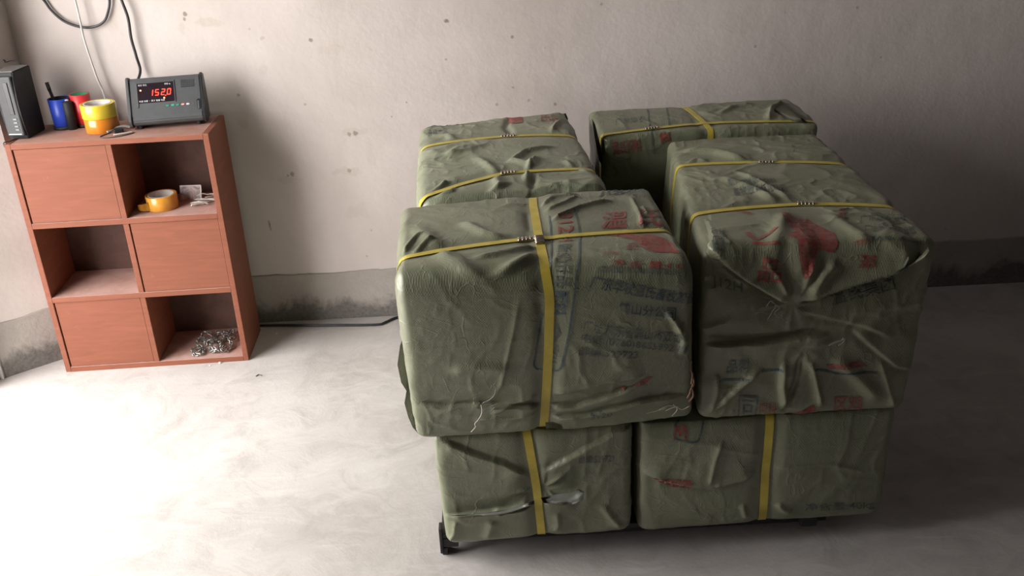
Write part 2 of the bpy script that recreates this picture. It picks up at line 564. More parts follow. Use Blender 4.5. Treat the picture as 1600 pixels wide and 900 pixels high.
obj('top_plate', box(-uw + .001, uw - .001, -ud / 2 + .002, ud / 2 - .004, uh - .001, uh + .0012, .0005), plain('paler_black_top', (.16, .15, .14), .6), ups)  # top plate paler than the casing

def cup(name, loc, r, h, outer, inner, label, base=None, lean=0):
    e = empty(name, loc, 0, label, 'cup')
    obj('cup_wall', lathe([(r * .93, .002), (r, h), (r - .002, h), (r * .93 - .002, .004), (.0005, .004), (.0005, .002)], 36), outer, e, True)
    obj('lining', lathe([(r * .93 - .0022, .0045), (r - .0022, h - .001), (r - .0042, h - .001), (r * .93 - .0042, .006), (.0005, .006), (.0005, .0045)], 36), inner, e, True)
    if base is not None: obj('base_ring', lathe([(r * .93 - .004, 0), (r * .97 + .002, 0), (r * .98 + .002, .010), (r * .93 - .004, .010)], 36, True), base, e, True)
    return e
M_blue = plain('blue_plastic', (.02, .055, .42), .38)
M_red = plain('red_plastic', (.55, .03, .035), .4)
M_green = plain('green_plastic', (.02, .26, .13), .45)
cup('pen_cup', (-.500, .162, TOP), .0335, .097, M_blue, M_blk, 'blue plastic pen cup with black base, holding a dark marker', M_blk)
cup('pen_cup', (-.440, .180, TOP), .031, .104, M_red, M_green, 'red plastic cup with green lining between blue cup and tape rolls', M_blk)
# black marker leaning in the blue cup and a pale pen across the rim
mk = empty('marker_pen', (-.508, .165, TOP + .006), 0, 'black marker pen leaning out of the blue cup', 'pen')
obj('barrel', tube([(0.004, 0, 0), (-.012, .006, .085), (-.018, .008, .115)], .0050, 12), M_blk, mk, True)
obj('cap', tube([(-.018, .008, .115), (-.022, .010, .140)], .0060, 12), M_blk_gloss, mk, True)
pn = obj('ballpoint_pen', tube([(-.505, .150, TOP + .088), (-.462, .143, TOP + .0935)], .0028, 10), plain('pale_pen', (.55, .55, .55), .3), None, True)
tag(pn, 'pale ballpoint pen lying across the blue cup rim', 'pen')
bp = obj('dark_gap_tube', lathe([(.0145, 0), (.0155, .088), (.0135, .0895), (.0005, .0895)][::-1] + [(.0005, 0)], 24), M_blk, None, True)  # black tube added to stand in for the shaded gap between the cups
bp.location = (-.4665, .1400, TOP)
tag(bp, 'slim black tube added for the dark gap between the blue and the red cup', 'gap filler')

def tape_mat(name, col, core=False):
    t = NT(name)
    t.set(Roughness=.22)
    t.b.inputs['Coat Weight'].default_value = .3
    t.b.inputs['Subsurface Weight'].default_value = .15
    t.b.inputs['Subsurface Radius'].default_value = (.01, .006, .002)
    v = t.coord(scale=(1, 1, .15))
    n = t.noise(v, 40, 5, .6, 1.0)
    t.color(t.ramp(n, [(.35, tuple(c * .85 for c in col)), (.65, col)]))
    t.normal(t.bump(n, .15, .002))
    return t.mat
M_yel = tape_mat('yellow_packing_tape', (.66, .50, .04))
M_org = tape_mat('amber_packing_tape', (.62, .21, .02))
M_org2 = tape_mat('orange_packing_tape', (.62, .28, .035))
M_core = plain('cardboard_core', (.55, .52, .50), .6, vary=.15, vs=60)
def tape(loc, ro, ri, w, m, label, tab=False, dark_core=False):
    e = empty('tape_roll', loc, 0, label, 'tape', 'packing tape rolls')
    obj('tape_winding', lathe([(ri + .0035, .0), (ro - .001, .0), (ro, .001), (ro, w - .001), (ro - .001, w), (ri + .0035, w)], 64, True), m, e, True)
    obj('core', lathe([(ri, -.0002), (ri + .0036, -.0002), (ri + .0036, w + .0002), (ri, w + .0002)], 48, True), M_core, e, True)
    return e
tape((-.357, .104, TOP + .0003), .0515, .038, .045, M_org, 'amber packing tape roll at the bottom of the stack on the cabinet top')
tape((-.358, .104, TOP + .0458), .0530, .038, .043, M_yel, 'yellow packing tape roll on top of the amber roll')

# weighing indicator
ind = empty('weighing_indicator', (-.152, .142, TOP), 0.15, 'dark grey desktop weighing indicator showing 152.0 in red digits', 'scale display')
IW, = (.117,)
M_ind = plain('dark_grey_abs', (.062, .066, .070), .5, vary=.1)
M_ind_d = plain('near_black_abs', (.02, .021, .023), .4, vary=.1)
def extr(sec, x0, x1, bev=.002):
    b = bmesh.new()
    lo = [b.verts.new((x0, y, z)) for y, z in sec]; hi = [b.verts.new((x1, y, z)) for y, z in sec]
    n = len(sec)
    for i in range(n): b.faces.new((lo[i], lo[(i + 1) % n], hi[(i + 1) % n], hi[i]))
    b.faces.new(lo); b.faces.new(hi)
    if bev: bmesh.ops.bevel(b, geom=b.edges[:], offset=bev, segments=2, affect='EDGES')
    return b
# section (y, z): rounded chin, sloping face, curved back
sec = [(-.040, .012), (-.052, .020), (-.055, .030), (-.052, .040), (-.042, .054), (.014, .145), (.026, .148), (.049, .140), (.053, .105), (.050, .050), (.045, .012)]
obj('housing', extr(sec, -IW + .010, IW - .008, .003), M_ind, ind)
sec_o = [(-.036, .006), (-.054, .017), (-.0585, .030), (-.055, .042), (-.044, .058), (.013, .149), (.026, .153), (.053, .144), (.058, .105), (.054, .045), (.047, .006)]
obj('side_cheek', extr(sec_o, IW - .009, IW, .0015), M_ind_d, ind)
obj('side_cheek', extr(sec_o, -IW, -IW + .009, .0015), M_ind, ind)
for sx in (-1, 1):
    for sy in (-.025, .035):
        obj('rubber_foot', lathe([(.008, 0), (.009, .008), (.007, .013)], 16), M_blk, ind).location = (sx * .09, sy, 0)
# sloped face frame: origin at lower edge of the slope, u to the right, v up the slope
P0 = Vector((0, -.042, .054)); VV = (Vector((0, .014, .145)) - P0); SL = VV.length; VV.normalize(); NN = Vector((0, -VV.z, VV.y))
def face_frame(lift): 
    mm = Matrix(((1, VV.x, NN.x, 0), (0, VV.y, NN.y, 0), (0, VV.z, NN.z, 0), (0, 0, 0, 1)))
    mm.translation = P0 + NN * lift
    return mm
def onface(name, b, mat, lift, par=None, smooth=False):
    if name not in ('key', 'key_strip', 'side_recess'): b.transform(Matrix.Translation((0, -.010, 0)))
    b.transform(face_frame(lift))
    return obj(name, b, mat, par or ind, smooth)
scr = onface('screen', box(-.083, .028, .040, .104, -.001, .0012, .0006), plain('smoked_screen', (.018, .012, .016), .15, vary=.1), .0)
obj_b = box(-.087, -.083, .026, .108, -.001, .0022, .0005)
box(.028, .0305, .038, .107, -.001, .0022, .0005, obj_b)
box(-.087, .0305, .104, .108, -.001, .0022, .0005, obj_b)
onface('bezel', obj_b, M_ind, 0)
M_led = plain('red_led', (.4, .02, .01), .4, emit=(1, .055, .03), es=5.5)
M_led_hot = plain('red_led_hot', (.6, .2, .1), .4, emit=(1, .25, .12), es=9)
SEG = {'0': 'abcdef', '1': 'bc', '5': 'afgcd', '2': 'abged'}
def digit(ch, x, y, w=.0120, h=.0205, t=.0026):
    b = bmesh.new()
    g = .0006
    R = {'a': (t * .5, w - t * .5, h - t, h), 'g': (t * .5, w - t * .5, h / 2 - t / 2, h / 2 + t / 2), 'd': (t * .5, w - t * .5, 0, t),
         'f': (0, t, h / 2 + g, h - t * .4), 'b': (w - t, w, h / 2 + g, h - t * .4), 'e': (0, t, t * .4, h / 2 - g), 'c': (w - t, w, t * .4, h / 2 - g)}
    for s_ in SEG[ch]:
        x0, x1, y0, y1 = R[s_]
        box(x0, x1, y0, y1, 0, .0006, 0, b)
    for v_ in b.verts:
        v_.co.x += x + v_.co.y * .17
        v_.co.y += y
    return b
for ch, x in (('1', -.050), ('5', -.032), ('2', -.0135), ('0', .0045)):
    onface('lit_digit', digit(ch, x, .0615), M_led, .0014, scr)
onface('lit_decimal_point', box(-.0005, .0028, .0585, .0618, 0, .0006), M_led, .0014, scr)
b = lathe([(.0026, 0), (.0026, .0008)], 16); b.transform(Matrix.Translation((-.0735, .0815, 0)))
onface('indicator_lamp', b, M_led_hot, .0013, scr)
b = lathe([(.0026, 0), (.0026, .0008)], 16); b.transform(Matrix.Translation((-.004, .0525, 0)))
onface('indicator_lamp', b, M_led_hot, .0013, scr)
M_white_ink = plain('white_screen_ink', (.62, .62, .66), .5)
def face_text(s, x, y, size, mat, par, name='screen_caption', lift=.0015):
    b = text_mesh(s)
    for v_ in b.verts: v_.co = Vector((v_.co.x * size + x, v_.co.y * size + y, 0))
    return onface(name, b, mat, lift, par)
face_text('稳定 零位', -.080, .0960, .0062, M_white_ink, scr)
face_text('重量 kg', .000, .0955, .0058, M_white_ink, scr)
face_text('毛重 净重  •  累计 重量 电量', -.081, .0435, .0064, M_white_ink, scr)
cols = [(.02, .22, .16), (.03, .34, .22), (.02, .22, .16), (.60, .28, .22), (.55, .45, .45)]
for k, cc in enumerate(cols):
    b = lathe([(.0052, 0), (.0048, .0016)], 20)
    b.transform(Matrix.Diagonal((1.1, .62, 1, 1))); b.transform(Matrix.Translation((.004 + k * .0155, .0165, 0)))
    onface('key', b, plain('key_colour_%d' % k, cc, .4), .0004)
onface('key_strip', box(-.055, .086, .0085, .0245, -.0005, .0004, .0002), M_ind, .0)
b = bmesh.new()
for r_ in range(5):
    for c_ in range(7):
        box(.050 + c_ * .0062, .054 + c_ * .0062, .083 + r_ * .0052, .0855 + r_ * .0052, -.0004, .0009, 0, b)
g = onface('speaker_grille', b, M_ind_d, .0)
b = box(.094, .108, -.004, .030, -.002, .0012, .004)
onface('side_recess', b, M_ind_d, .0)

# mains adapter and its grey lead in front of the indicator
ad = empty('plug_adapter', (-.296, .065, TOP), math.radians(28), 'small black plug lying at the left front of the indicator', 'plug')
obj('plug_body', box(-.014, .014, -.009, .012, 0, .014, .003), M_blk, ad)
obj('plug_pin', box(-.022, -.013, -.004, -.001, .006, .0075), plain('brass_pin', (.5, .4, .2), .35, .9), ad)
M_lead = plain('grey_lead', (.36, .33, .31), .6)
M_lead_d = plain('dark_lead', (.05, .045, .045), .5)
c = obj('flat_grey_cable', tube(catmull([(-.330, .060, TOP + .004), (-.310, .085, TOP + .010), (-.290, .098, TOP + .012), (-.272, .104, TOP + .006)], 8), .0045, 8), M_lead, None, True)
tag(c, 'dusty grey cable stub behind the black plug on the cabinet top', 'cable')
c = obj('thin_cable', tube(catmull([(-.300, .070, TOP + .005), (-.322, .060, TOP + .002), (-.338, .030, TOP + .0017), (-.3335, .012, TOP + .0017), (-.310, .005, TOP + .0017), (-.275, .018, TOP + .0017), (-.250, .040, TOP + .0017), (-.245, .055, TOP + .0017)], 8), .0016, 6), M_lead_d, None, True)
tag(c, 'thin dark wire loop at the front edge of the cabinet top', 'cable')
c = obj('folded_paper_strip', tube(catmull([(-.300, .030, TOP + .003), (-.275, .040, TOP + .0035), (-.250, .055, TOP + .003)], 6), .0028, 6), plain('dusty_strip', (.55, .45, .40), .8), None, True)
tag(c, 'pale dusty cable end lying inside the thin wire loop', 'cable')

# orange tape roll with a peeled tab in the upper right cube
SH2 = zs[2]
e = tape((-.2135, .0860, SH2 + .0003), .0500, .038, .046, M_org2, 'orange tape roll with peeled tab standing in the upper open cube')
b = bmesh.new()
pts = [(-.030, -.0401), (-.036, -.047), (-.047, -.052), (-.058, -.050), (-.066, -.043)]
for i, (x, y) in enumerate(pts):
    f = i / 4
    b.verts.new((x, y, .004 + .006 * f)); b.verts.new((x, y, .032 - .004 * f))
b.verts.ensure_lookup_table()
for i in range(4): b.faces.new((b.verts[2 * i], b.verts[2 * i + 2], b.verts[2 * i + 3], b.verts[2 * i + 1]))
bmesh.ops.solidify(b, geom=b.faces[:], thickness=.0012)
obj('peeled_tab', b, M_org2, e, True)
cd = empty('picture_card', (-.140, .150, SH2), math.radians(-2), 'small worn picture card leaning in the upper open cube behind the tape', 'card')
b = box(-.036, .036, -.0006, .0006, 0, .048); b.transform(Matrix.Rotation(math.radians(-24), 4, 'X'))
t_ = NT('worn_print_card'); v = t_.coord(); t_.color(t_.ramp(t_.noise(v, 30, 4, .6, .8), [(.35, (.10, .06, .06)), (.5, (.32, .22, .20)), (.65, (.50, .45, .44))])); t_.set(Roughness=.4)
obj('card_face', b, t_.mat, cd)
b = box(-.036, .036, -.0012, -.0007, .0445, .048); box(.032, .036, -.0012, -.0007, 0, .048, 0, b); b.transform(Matrix.Rotation(math.radians(-24), 4, 'X'))
obj('white_edge', b, plain('card_white', (.5, .48, .46), .5), cd)
random.seed(11)
M_twist = plain('pale_plastic_scrap', (.45, .42, .39), .5)
scr_list = ['bundle of pale plastic strap offcuts in the right corner of the upper open cube']
b = bmesh.new()
for k in range(16):
    x0 = -.078 + random.uniform(-.018, .020); y0 = .11 + random.uniform(-.05, .05)
    a = random.uniform(-.5, .9); L = random.uniform(.02, .045)
    z = SH2 + .003 + random.uniform(0, .014)
    p1 = on_cab(min(x0 - math.cos(a) * L, -.03), y0 - math.sin(a) * L * .6, z); p2 = on_cab(x0, y0, z + random.uniform(-.001, .006)); p3 = on_cab(min(x0 + math.cos(a) * L, -.024), y0 + math.sin(a) * L * .6, max(SH2 + .002, z - .002))
    tube(catmull([p1, p2, p3], 4), .0017, 5, b)
tag(obj('strap_offcuts', b, M_twist, None, True), scr_list[0], 'scrap', kind='stuff')

# steel chain in the lower right cube
ch = empty('steel_chain', (*on_cab(-.14, .10, 0)[:2], CT), 0, 'tangled steel chain lying in the bottom open cube', 'chain')
M_steel = plain('galvanised_chain_steel', (.34, .33, .31), .38, .9, vary=.25, vs=200)
lk = bmesh.new()
LL_, LR_, Lr = .0095, .0050, .0018
ring = []
for k in range(14):
    a = 2 * math.pi * k / 14
    ring.append((LR_ * math.cos(a), (LL_ - LR_) * (1 if math.sin(a) >= 0 else -1) * min(1, abs(math.sin(a)) * 3) + LR_ * math.sin(a), 0))
tube(ring, Lr, 6, lk, closed=True)
me = bpy.data.meshes.new('link'); bmesh.ops.recalc_face_normals(lk, faces=lk.faces); lk.to_mesh(me); lk.free()
for p in me.polygons: p.use_smooth = True
me.materials.append(M_steel)
path_px = [(-0.1907, 0.0181, 0.03), (-0.1729, 0.0345, 0.03), (-0.1862, 0.0685, 0.03), (-0.204, 0.0518, 0.03), (-0.1874, 0.0223, 0.03), (-0.1613, 0.0148, 0.03), (-0.1654, 0.0568, 0.03), (-0.1946, 0.0836, 0.03), (-0.185, 0.1159, 0.03), (-0.1648, 0.0897, 0.03), (-0.1935, 0.1313, 0.03), (-0.1777, 0.1589, 0.03), (-0.1481, 0.131, 0.03), (-0.1698, 0.1093, 0.03), (-0.136, 0.0817, 0.03), (-0.1402, 0.0446, 0.03), (-0.1139, 0.0279, 0.03), (-0.1038, 0.0592, 0.03), (-0.1518, 0.1461, 0.03), (-0.132, 0.1585, 0.03), (-0.105, 0.1212, 0.03), (-0.1199, 0.0893, 0.03), (-0.0889, 0.0528, 0.03), (-0.0936, 0.0164, 0.03), (-0.0754, 0.0328, 0.03), (-0.0728, 0.0792, 0.03), (-0.112, 0.1513, 0.03), (-0.0886, 0.1486, 0.03), (-0.0667, 0.112, 0.03), (-0.0842, 0.09, 0.03), (-0.0638, 0.0594, 0.03), (-0.1094, 0.0273, 0.03), (-0.1404, 0.0633, 0.03), (-0.1154, 0.1079, 0.03), (-0.0933, 0.1296, 0.03), (-0.0815, 0.1577, 0.03), (-0.1227, 0.1773, 0.03), (-0.1498, 0.1755, 0.03)]
path = [Vector(p) for p in path_px]
random.seed(5)
for i, p in enumerate(path): p.z = CT + .0065 + (.010 * (i % 3) * .8 if i > 6 else .004 * (i % 2))
dense = catmull(path, 24)
acc = 0; last = dense[0]; cnt = 0
step = .0118
for i in range(1, len(dense)):
    acc += (dense[i] - dense[i - 1]).length
    if acc >= step:
        acc = 0
        d = (dense[i] - last).normalized()
        mid = (dense[i] + last) / 2
        q = d.to_track_quat('Y', 'Z').to_euler()
        o = bpy.data.objects.new('link', me); COL.objects.link(o); o.parent = ch
        o.location = mid - Vector(ch.location)
        o.location.z = max(o.location.z, .0065)
        mm = d.to_track_quat('Y', 'Z').to_matrix().to_4x4() @ Matrix.Rotation(math.radians(40 + (90 if cnt % 2 else 0)) + random.uniform(-.3, .3), 4, 'Y')
        o.rotation_euler = mm.to_euler()
        last = dense[i]; cnt += 1

# ------------------------------------------------------------------ cables on the wall
M_cab_b = plain('black_cable', (.02, .02, .024), .4)
M_cab_w = plain('white_cable', (.55, .53, .52), .5)
def cable(name, pts, r, mat, label):
    o = obj(name, tube(catmull(pts, 12), r, 10), mat, None, True)
    return tag(o, label, 'cable')
wy = BACK_Y - .012
cable('wall_cable', [(-.70 + .09, wy, 1.75), (-.59, wy, 1.40), (-.56, wy, 1.235), *[(-0.525, 0.283, 1.186), (-0.5087, 0.283, 1.1536), (-0.4765, 0.283, 1.1182), (-0.4302, 0.283, 1.098), (-0.3877, 0.283, 1.096), (-0.3517, 0.283, 1.1105), (-0.3306, 0.283, 1.1415), (-0.3189, 0.283, 1.1767)], (-.318, wy, 1.23), (-.33, wy, 1.5), (-.36, wy, 1.8)], .0040, M_cab_b, 'black cable hanging in a U-shaped loop at the top left of the back wall')
cable('wall_cable', [(-.47, .275, 1.8), (-.44, .27, 1.5), (-.425, .26, 1.23), *[(-0.4178, 0.26, 1.1844), (-0.4165, 0.26, 1.1291), (-0.417, 0.26, 1.065), (-0.4108, 0.26, 0.9933), (-0.4033, 0.26, 0.9347), (-0.3951, 0.26, 0.8964)], *[(-0.3756, 0.22, 0.8648)]], .0033, M_cab_w, 'white cable running down the wall behind the tape rolls')
cable('wall_cable', [(-.33, wy, 1.8), (-.30, wy, 1.5), (-.285, wy, 1.23), *[(-0.2761, 0.27, 1.1766), (-0.2676, 0.27, 1.1207), (-0.2708, 0.27, 1.0564), (-0.2663, 0.27, 0.9988), (-0.2645, 0.27, 0.9468)], (-.275, .205, .905)], .0045, M_cab_b, 'black cable dropping down the wall into the weighing indicator')
cable('thin_wall_cable', [(-.80, .150, 1.015), *[(-0.6693, 0.2, 1.0197), (-0.655, 0.2, 1.013), (-0.634, 0.2, 1.016), (-0.6142, 0.2, 1.0151), (-0.6058, 0.2, 1.0005)], (-.582, .185, 1.003)], .0016, M_lead_d, 'thin dark wire curling over the black power unit')
cable('thin_wall_cable', [(-.6240, -.0035, .792), (-.6230, -.0045, .8065), (-.612, .012, .8065), (-.606, .042, .8055)], .0018, M_lead_d, 'short dark wire bending over the cabinet top left corner')
cable('floor_cable', [*[(-0.0367, 0.2542, 0.006), (0.0441, 0.2499, 0.006), (0.164, 0.2359, 0.006), (0.3069, 0.2193, 0.006), (0.4247, 0.2106, 0.006), (0.4537, 0.2278, 0.006), (0.5029, 0.2639, 0.006)], (.62, .265, .006), (1.1, .27, .006), (1.8, .268, .006)], .0045, M_cab_b, 'black cable lying on the floor along the back wall towards the bales')

# crumbs on the floor
def crumb(p, s, mat, label):
    b = bmesh.new()
    bmesh.ops.create_icosphere(b, subdivisions=1, radius=s)
    random.seed(int(p[0] * 1000))
    for v_ in b.verts: v_.co = Vector((v_.co.x * random.uniform(.6, 1.3), v_.co.y * random.uniform(.6, 1.3), v_.co.z * .6 + s * .6))
    o = obj('paper_crumb', b, mat); o.location = (p[0], p[1], 0)
    tag(o, label, 'crumb')
M_crumb = plain('white_foam', (.8, .78, .76), .7)
for pp, s_, lb in ((([(-0.0966, -0.0108, 0)][0]), .005, 'white crumb touching the cabinet front at its bottom edge'), (([(-0.128, -0.0251, 0)][0]), .0035, 'smaller white crumb on the floor left of the other by the cabinet'),
                   (([(0.0593, 0.1886, 0)][0]), .004, 'white crumb on the floor in the shade right of the cabinet'), (([(-0.7856, 0.0876, 0)][0]), .004, 'white crumb at the wall foot left of the cabinet')):
    crumb(pp, s_, M_crumb, lb)
o = obj('twig', tube([(0.0482, -0.1167, 0.002), (0.0542, -0.1047, 0.002), (0.0669, -0.1145, 0.002)], .0016, 5), M_lead_d); tag(o, 'tiny dark twig on the bright floor in front of the cabinet', 'twig')

# ------------------------------------------------------------------ platform scale under the bales
sc = empty('platform_scale', (1.22, -.5, 0), 0, 'low black steel platform scale under the stacked bales', 'scale')
M_plat = plain('black_painted_steel', (.014, .014, .015), .5)
px0, px1, py0, py1 = .697, 1.69, -1.050, .06
def plat(name, *a, bev=.002): 
    o = obj(name, box(*a, bev), M_plat, sc, ws=True); return o
plat('deck', px0, px1, py0, py1, .050, .064)
plat('frame_rail', px0, px0 + .04, py0, py1, .022, .050); plat('frame_rail', px1 - .11, px1 - .07, py0, py1, .022, .050)
plat('frame_rail', px0 + .04, px1 - .04, py0 + .02, py0 + .06, .022, .050); plat('frame_rail', px0 + .04, px1 - .04, py1 - .04, py1, .022, .050)
plat('foot', px0 - .001, px0 + .013, py0 - .001, py0 + .03, 0, .022); plat('foot', px1 - .12, px1 - .07, py0 + .30, py0 + .35, 0, .022)
plat('foot', px0 + .01, px0 + .06, py1 - .06, py1 - .01, 0, .022); plat('foot', px1 - .06, px1 - .01, py1 - .06, py1 - .01, 0, .022)
plat('corner_bracket', px0 - .005, px0 + .003, py0 - .008, py0 + .02, .010, .085)

# ------------------------------------------------------------------ bales
#BEGIN_BALE
def vnoise(p, seed=0):
    i = np.floor(p).astype(np.int64)
    f = p - i
    f = f * f * f * (f * (f * 6 - 15) + 10)
    def h(x, y, z):
        n = (x * 374761393 + y * 668265263 + z * 2147483647 + seed * 1274126177) & 0xffffffff
        n = ((n ^ (n >> 13)) * 1274126177) & 0xffffffff
        n = (n ^ (n >> 16)) & 0xffffffff
        return n / 2147483648.0 - 1.0
    r = 0
    for dx in (0, 1):
        wx = f[:, 0] if dx else 1 - f[:, 0]
        for dy in (0, 1):
            wy_ = f[:, 1] if dy else 1 - f[:, 1]
            for dz in (0, 1):
                wz = f[:, 2] if dz else 1 - f[:, 2]
                r = r + wx * wy_ * wz * h(i[:, 0] + dx, i[:, 1] + dy, i[:, 2] + dz)
    return r

def fbm(p, seed=0, o=3):
    r = 0; a = 1; s = 0
    for k in range(o):
        r = r + a * vnoise(p * 2 ** k, seed + 17 * k); s += a; a *= .5
    return r / s

def segdist(W, pts, n=None):
    """distance to a polyline, the position 0..1 along it, and the offset vector"""
    pts = np.array(pts, float)
    L = np.linalg.norm(np.diff(pts, axis=0), axis=1)
    cum = np.concatenate([[0], np.cumsum(L)]); tot = cum[-1]
    best = np.full(len(W), 1e9); tt = np.zeros(len(W)); off = np.zeros_like(W)
    for i in range(len(pts) - 1):
        a, b = pts[i], pts[i + 1]; ab = b - a
        t = np.clip(((W - a) @ ab) / (ab @ ab), 0, 1)
        c = a + t[:, None] * ab
        d = np.linalg.norm(W - c, axis=1)
        mk_ = d < best
        best[mk_] = d[mk_]; tt[mk_] = ((cum[i] + t * L[i]) / tot)[mk_]; off[mk_] = (W - c)[mk_]
    if n is not None:      # measured along the cloth, so a fold line need not lie exactly on it
        dn = (off * n).sum(1)
        off2 = off - .9 * n * dn[:, None]
        best = np.where(best < .055, np.linalg.norm(off2, axis=1), best)
        off = off2
    return best, tt, off

def smooth(x): 
    x = np.clip(x, 0, 1); return x * x * (3 - 2 * x)

class Bale:
    def __init__(s, corners, r=.03, r_tf=None, bulge=(.01, .01, .01), seed=0, amp=1.0, folds=(), step=.0036):
        """corners: 8 world points ordered by (z, y, x) from low to high"""
        s.c = np.array(corners, float).reshape(2, 2, 2, 3)
        ex = np.linalg.norm(s.c[:, :, 1] - s.c[:, :, 0], axis=-1).mean()
        ey = np.linalg.norm(s.c[:, 1] - s.c[:, 0], axis=-1).mean()
        ez = np.linalg.norm(s.c[1] - s.c[0], axis=-1).mean()
        s.h = np.array([ex, ey, ez]) / 2
        s.r = r; s.r_tf = r_tf or r; s.b = bulge; s.seed = seed; s.amp = amp; s.folds = list(folds); s.step = step
        s.straps = []; s.lim = None
    def base(s, P):
        h = s.h
        k = smooth((P[:, 2] / h[2]) * .5 + .5) * smooth(-(P[:, 1] / h[1]) * .5 + .5)
        rb = s.r + (s.r_tf - s.r) * smooth(k * 1.4)
        r = np.stack([np.full(len(P), s.r), rb, rb], 1)
        q = np.clip(P, -(h - r), (h - r))
        d = (P - q) / r
        nl = np.linalg.norm(d, axis=1, keepdims=True)
        d = d / np.maximum(nl, 1e-9)
        X = q + d * r
        # bulging faces
        u = X / h
        w = np.ones(len(P))
        for a in range(3):
            w = w * (1 - np.clip(np.abs(u[:, a]), 0, 1) ** 3 * (1 - d[:, a] ** 2))
        X = X + d * np.array(s.b) * w[:, None]
        u = X / h * .5 + .5
        x, y, z = u[:, 0:1], u[:, 1:2], u[:, 2:3]
        c = s.c
        W = 0
        for k_ in (0, 1):
            for j in (0, 1):
                for i in (0, 1):
                    W = W + (x if i else 1 - x) * (y if j else 1 - y) * (z if k_ else 1 - z) * c[k_, j, i]
        return W, d
    def surf(s, P, folds=True):
        W, n = s.base(P)
        sd = s.seed
        A = s.amp
        wp = W + .03 * np.stack([vnoise(W * 9, sd + 1), vnoise(W * 9 + 5, sd + 2), vnoise(W * 9 + 9, sd + 3)], 1)
        d = .0052 * A * fbm(wp * 4.2, sd + 4, 3)
        # pulled ridges running diagonally, sharp-crested
        for j, (dr, fr_, am, sh) in enumerate((((.8, .5, .35), 13, .0050, 2.2), ((-.5, .75, .5), 17, .0040, 2.8), ((.2, .3, 1), 24, .0026, 3.2), ((.9, -.3, .1), 30, .0022, 3.4))):
            dr = np.array(dr) / np.linalg.norm(dr)
            al = (wp @ dr)[:, None] * dr
            q = (wp - al) * fr_ + al * fr_ * .2
            nn = vnoise(q, sd + 20 + j)
            msk = smooth(vnoise(W * 6.5, sd + 40 + j) * 2.0 + .25)
            d = d + am * A * msk * ((1 - np.abs(nn) * sh).clip(0) ** 1.5)
        fine = (1 - np.abs(vnoise(wp * 38, sd + 60)) * 3.2).clip(0) ** 1.3 * smooth(vnoise(W * 8, sd + 61) * 2 + .2)
        d = d + .0016 * A * fine
        if folds:
            for f in s.folds:
                k = f[0]
                if k == 'ridge':
                    _, pts, w, a = f[:4]; tp = f[4] if len(f) > 4 else .25
                    D, t, _o = segdist(W, pts, n)
                    d = d + a * np.exp(-(D / w) ** 2) * smooth(np.minimum(t, 1 - t) / tp + .12)
                elif k == 'crease':
                    _, pts, w, a = f[:4]; tp = f[4] if len(f) > 4 else .2
                    D, t, _o = segdist(W, pts, n)
                    d = d + a * np.exp(-(D / w)) * smooth(np.minimum(t, 1 - t) / tp + .1)
                elif k == 'ledge':      # cloth overlapping: raised on the side pointed to by `up`, falling off softly
                    _, pts, up, w, a = f[:5]
                    D, t, o_ = segdist(W, pts, n)
                    sgn = o_ @ np.array(up, float) / np.maximum(D, 1e-6)
                    side = smooth(sgn * D / .0035 * .5 + .5)
                    d = d + (a * side * np.exp(-(D / w)) - a * .45 * (1 - side) * np.exp(-(D / (w * .3)))) * smooth(np.minimum(t, 1 - t) / .15 + .05) * (np.abs(sgn) > .05)
                elif k == 'radial':     # gathers converging on a knot
                    _, ctr, ax, ay, R_, kk, a = f[:7]
                    v = W - np.array(ctr)
                    X_ = v @ np.array(ax, float); Y_ = v @ np.array(ay, float)
                    rr = np.linalg.norm(v, axis=1)
                    th = np.arctan2(Y_, X_)
                    ph = th * kk + 1.8 * vnoise(np.stack([np.cos(th) * 2.3, np.sin(th) * 2.3, rr * 6], 1), sd + 80)
                    pr = (.5 + .5 * np.cos(ph)) ** 2.5
                    d = d + a * pr * np.exp(-(rr / R_) ** 2) * smooth(rr / .025)
        if s.straps:
            for pts, hw in s.straps:
                D = s.sdist(W, pts)
                D = np.maximum(D - hw, 0)
                d = d * (1 - .93 * np.exp(-(D / .011) ** 2)) - .0055 * np.exp(-(D / .022) ** 2)
        W = W + n * d[:, None]
        if s.lim is not None:      # neighbours and the deck press the cloth flat where they touch it
            W = np.clip(W, s.lim[0], s.lim[1])
        return W, n
    def sdist(s, W, pts):
        best = np.full(len(W), 1e9)
        for i in range(0, len(pts), 6):
            a = pts[i]; b = pts[(i + 6) % len(pts)] if i + 6 < len(pts) else pts[0]
            ab = b - a
            t = np.clip(((W - a) @ ab) / max(ab @ ab, 1e-12), 0, 1)
            best = np.minimum(best, np.linalg.norm(W - (a + t[:, None] * ab), axis=1))
        return best
    def loop(s, axis, ctrl):
        """closed strap path: ctrl is a list of (p, q, val); axis is the index the strap does not run along"""
        oth = [a for a in range(3) if a != axis]
        pts = []
        n = len(ctrl)
        for i in range(n):
            a = ctrl[i]; b = ctrl[(i + 1) % n]
            A_ = np.zeros(3); B_ = np.zeros(3)
            A_[oth[0]], A_[oth[1]], A_[axis] = a; B_[oth[0]], B_[oth[1]], B_[axis] = b
            A_ *= s.h; B_ *= s.h
            m_ = max(1, int(np.linalg.norm(B_ - A_) / .006))
            for k in range(m_): pts.append(A_ + (B_ - A_) * k / m_)
        return np.array(pts)
    def sheet(s, a, t):
        """a along x (metres from the centre), t down the sheet: below 0 on the top, above 0 down the front"""
        h = s.h
        P = np.zeros((len(a), 3))
        P[:, 0] = a
        P[:, 1] = np.where(t < 0, -h[1] - t, -h[1])
        P[:, 2] = np.where(t < 0, h[2], h[2] - t)
        return P
BALES = {}
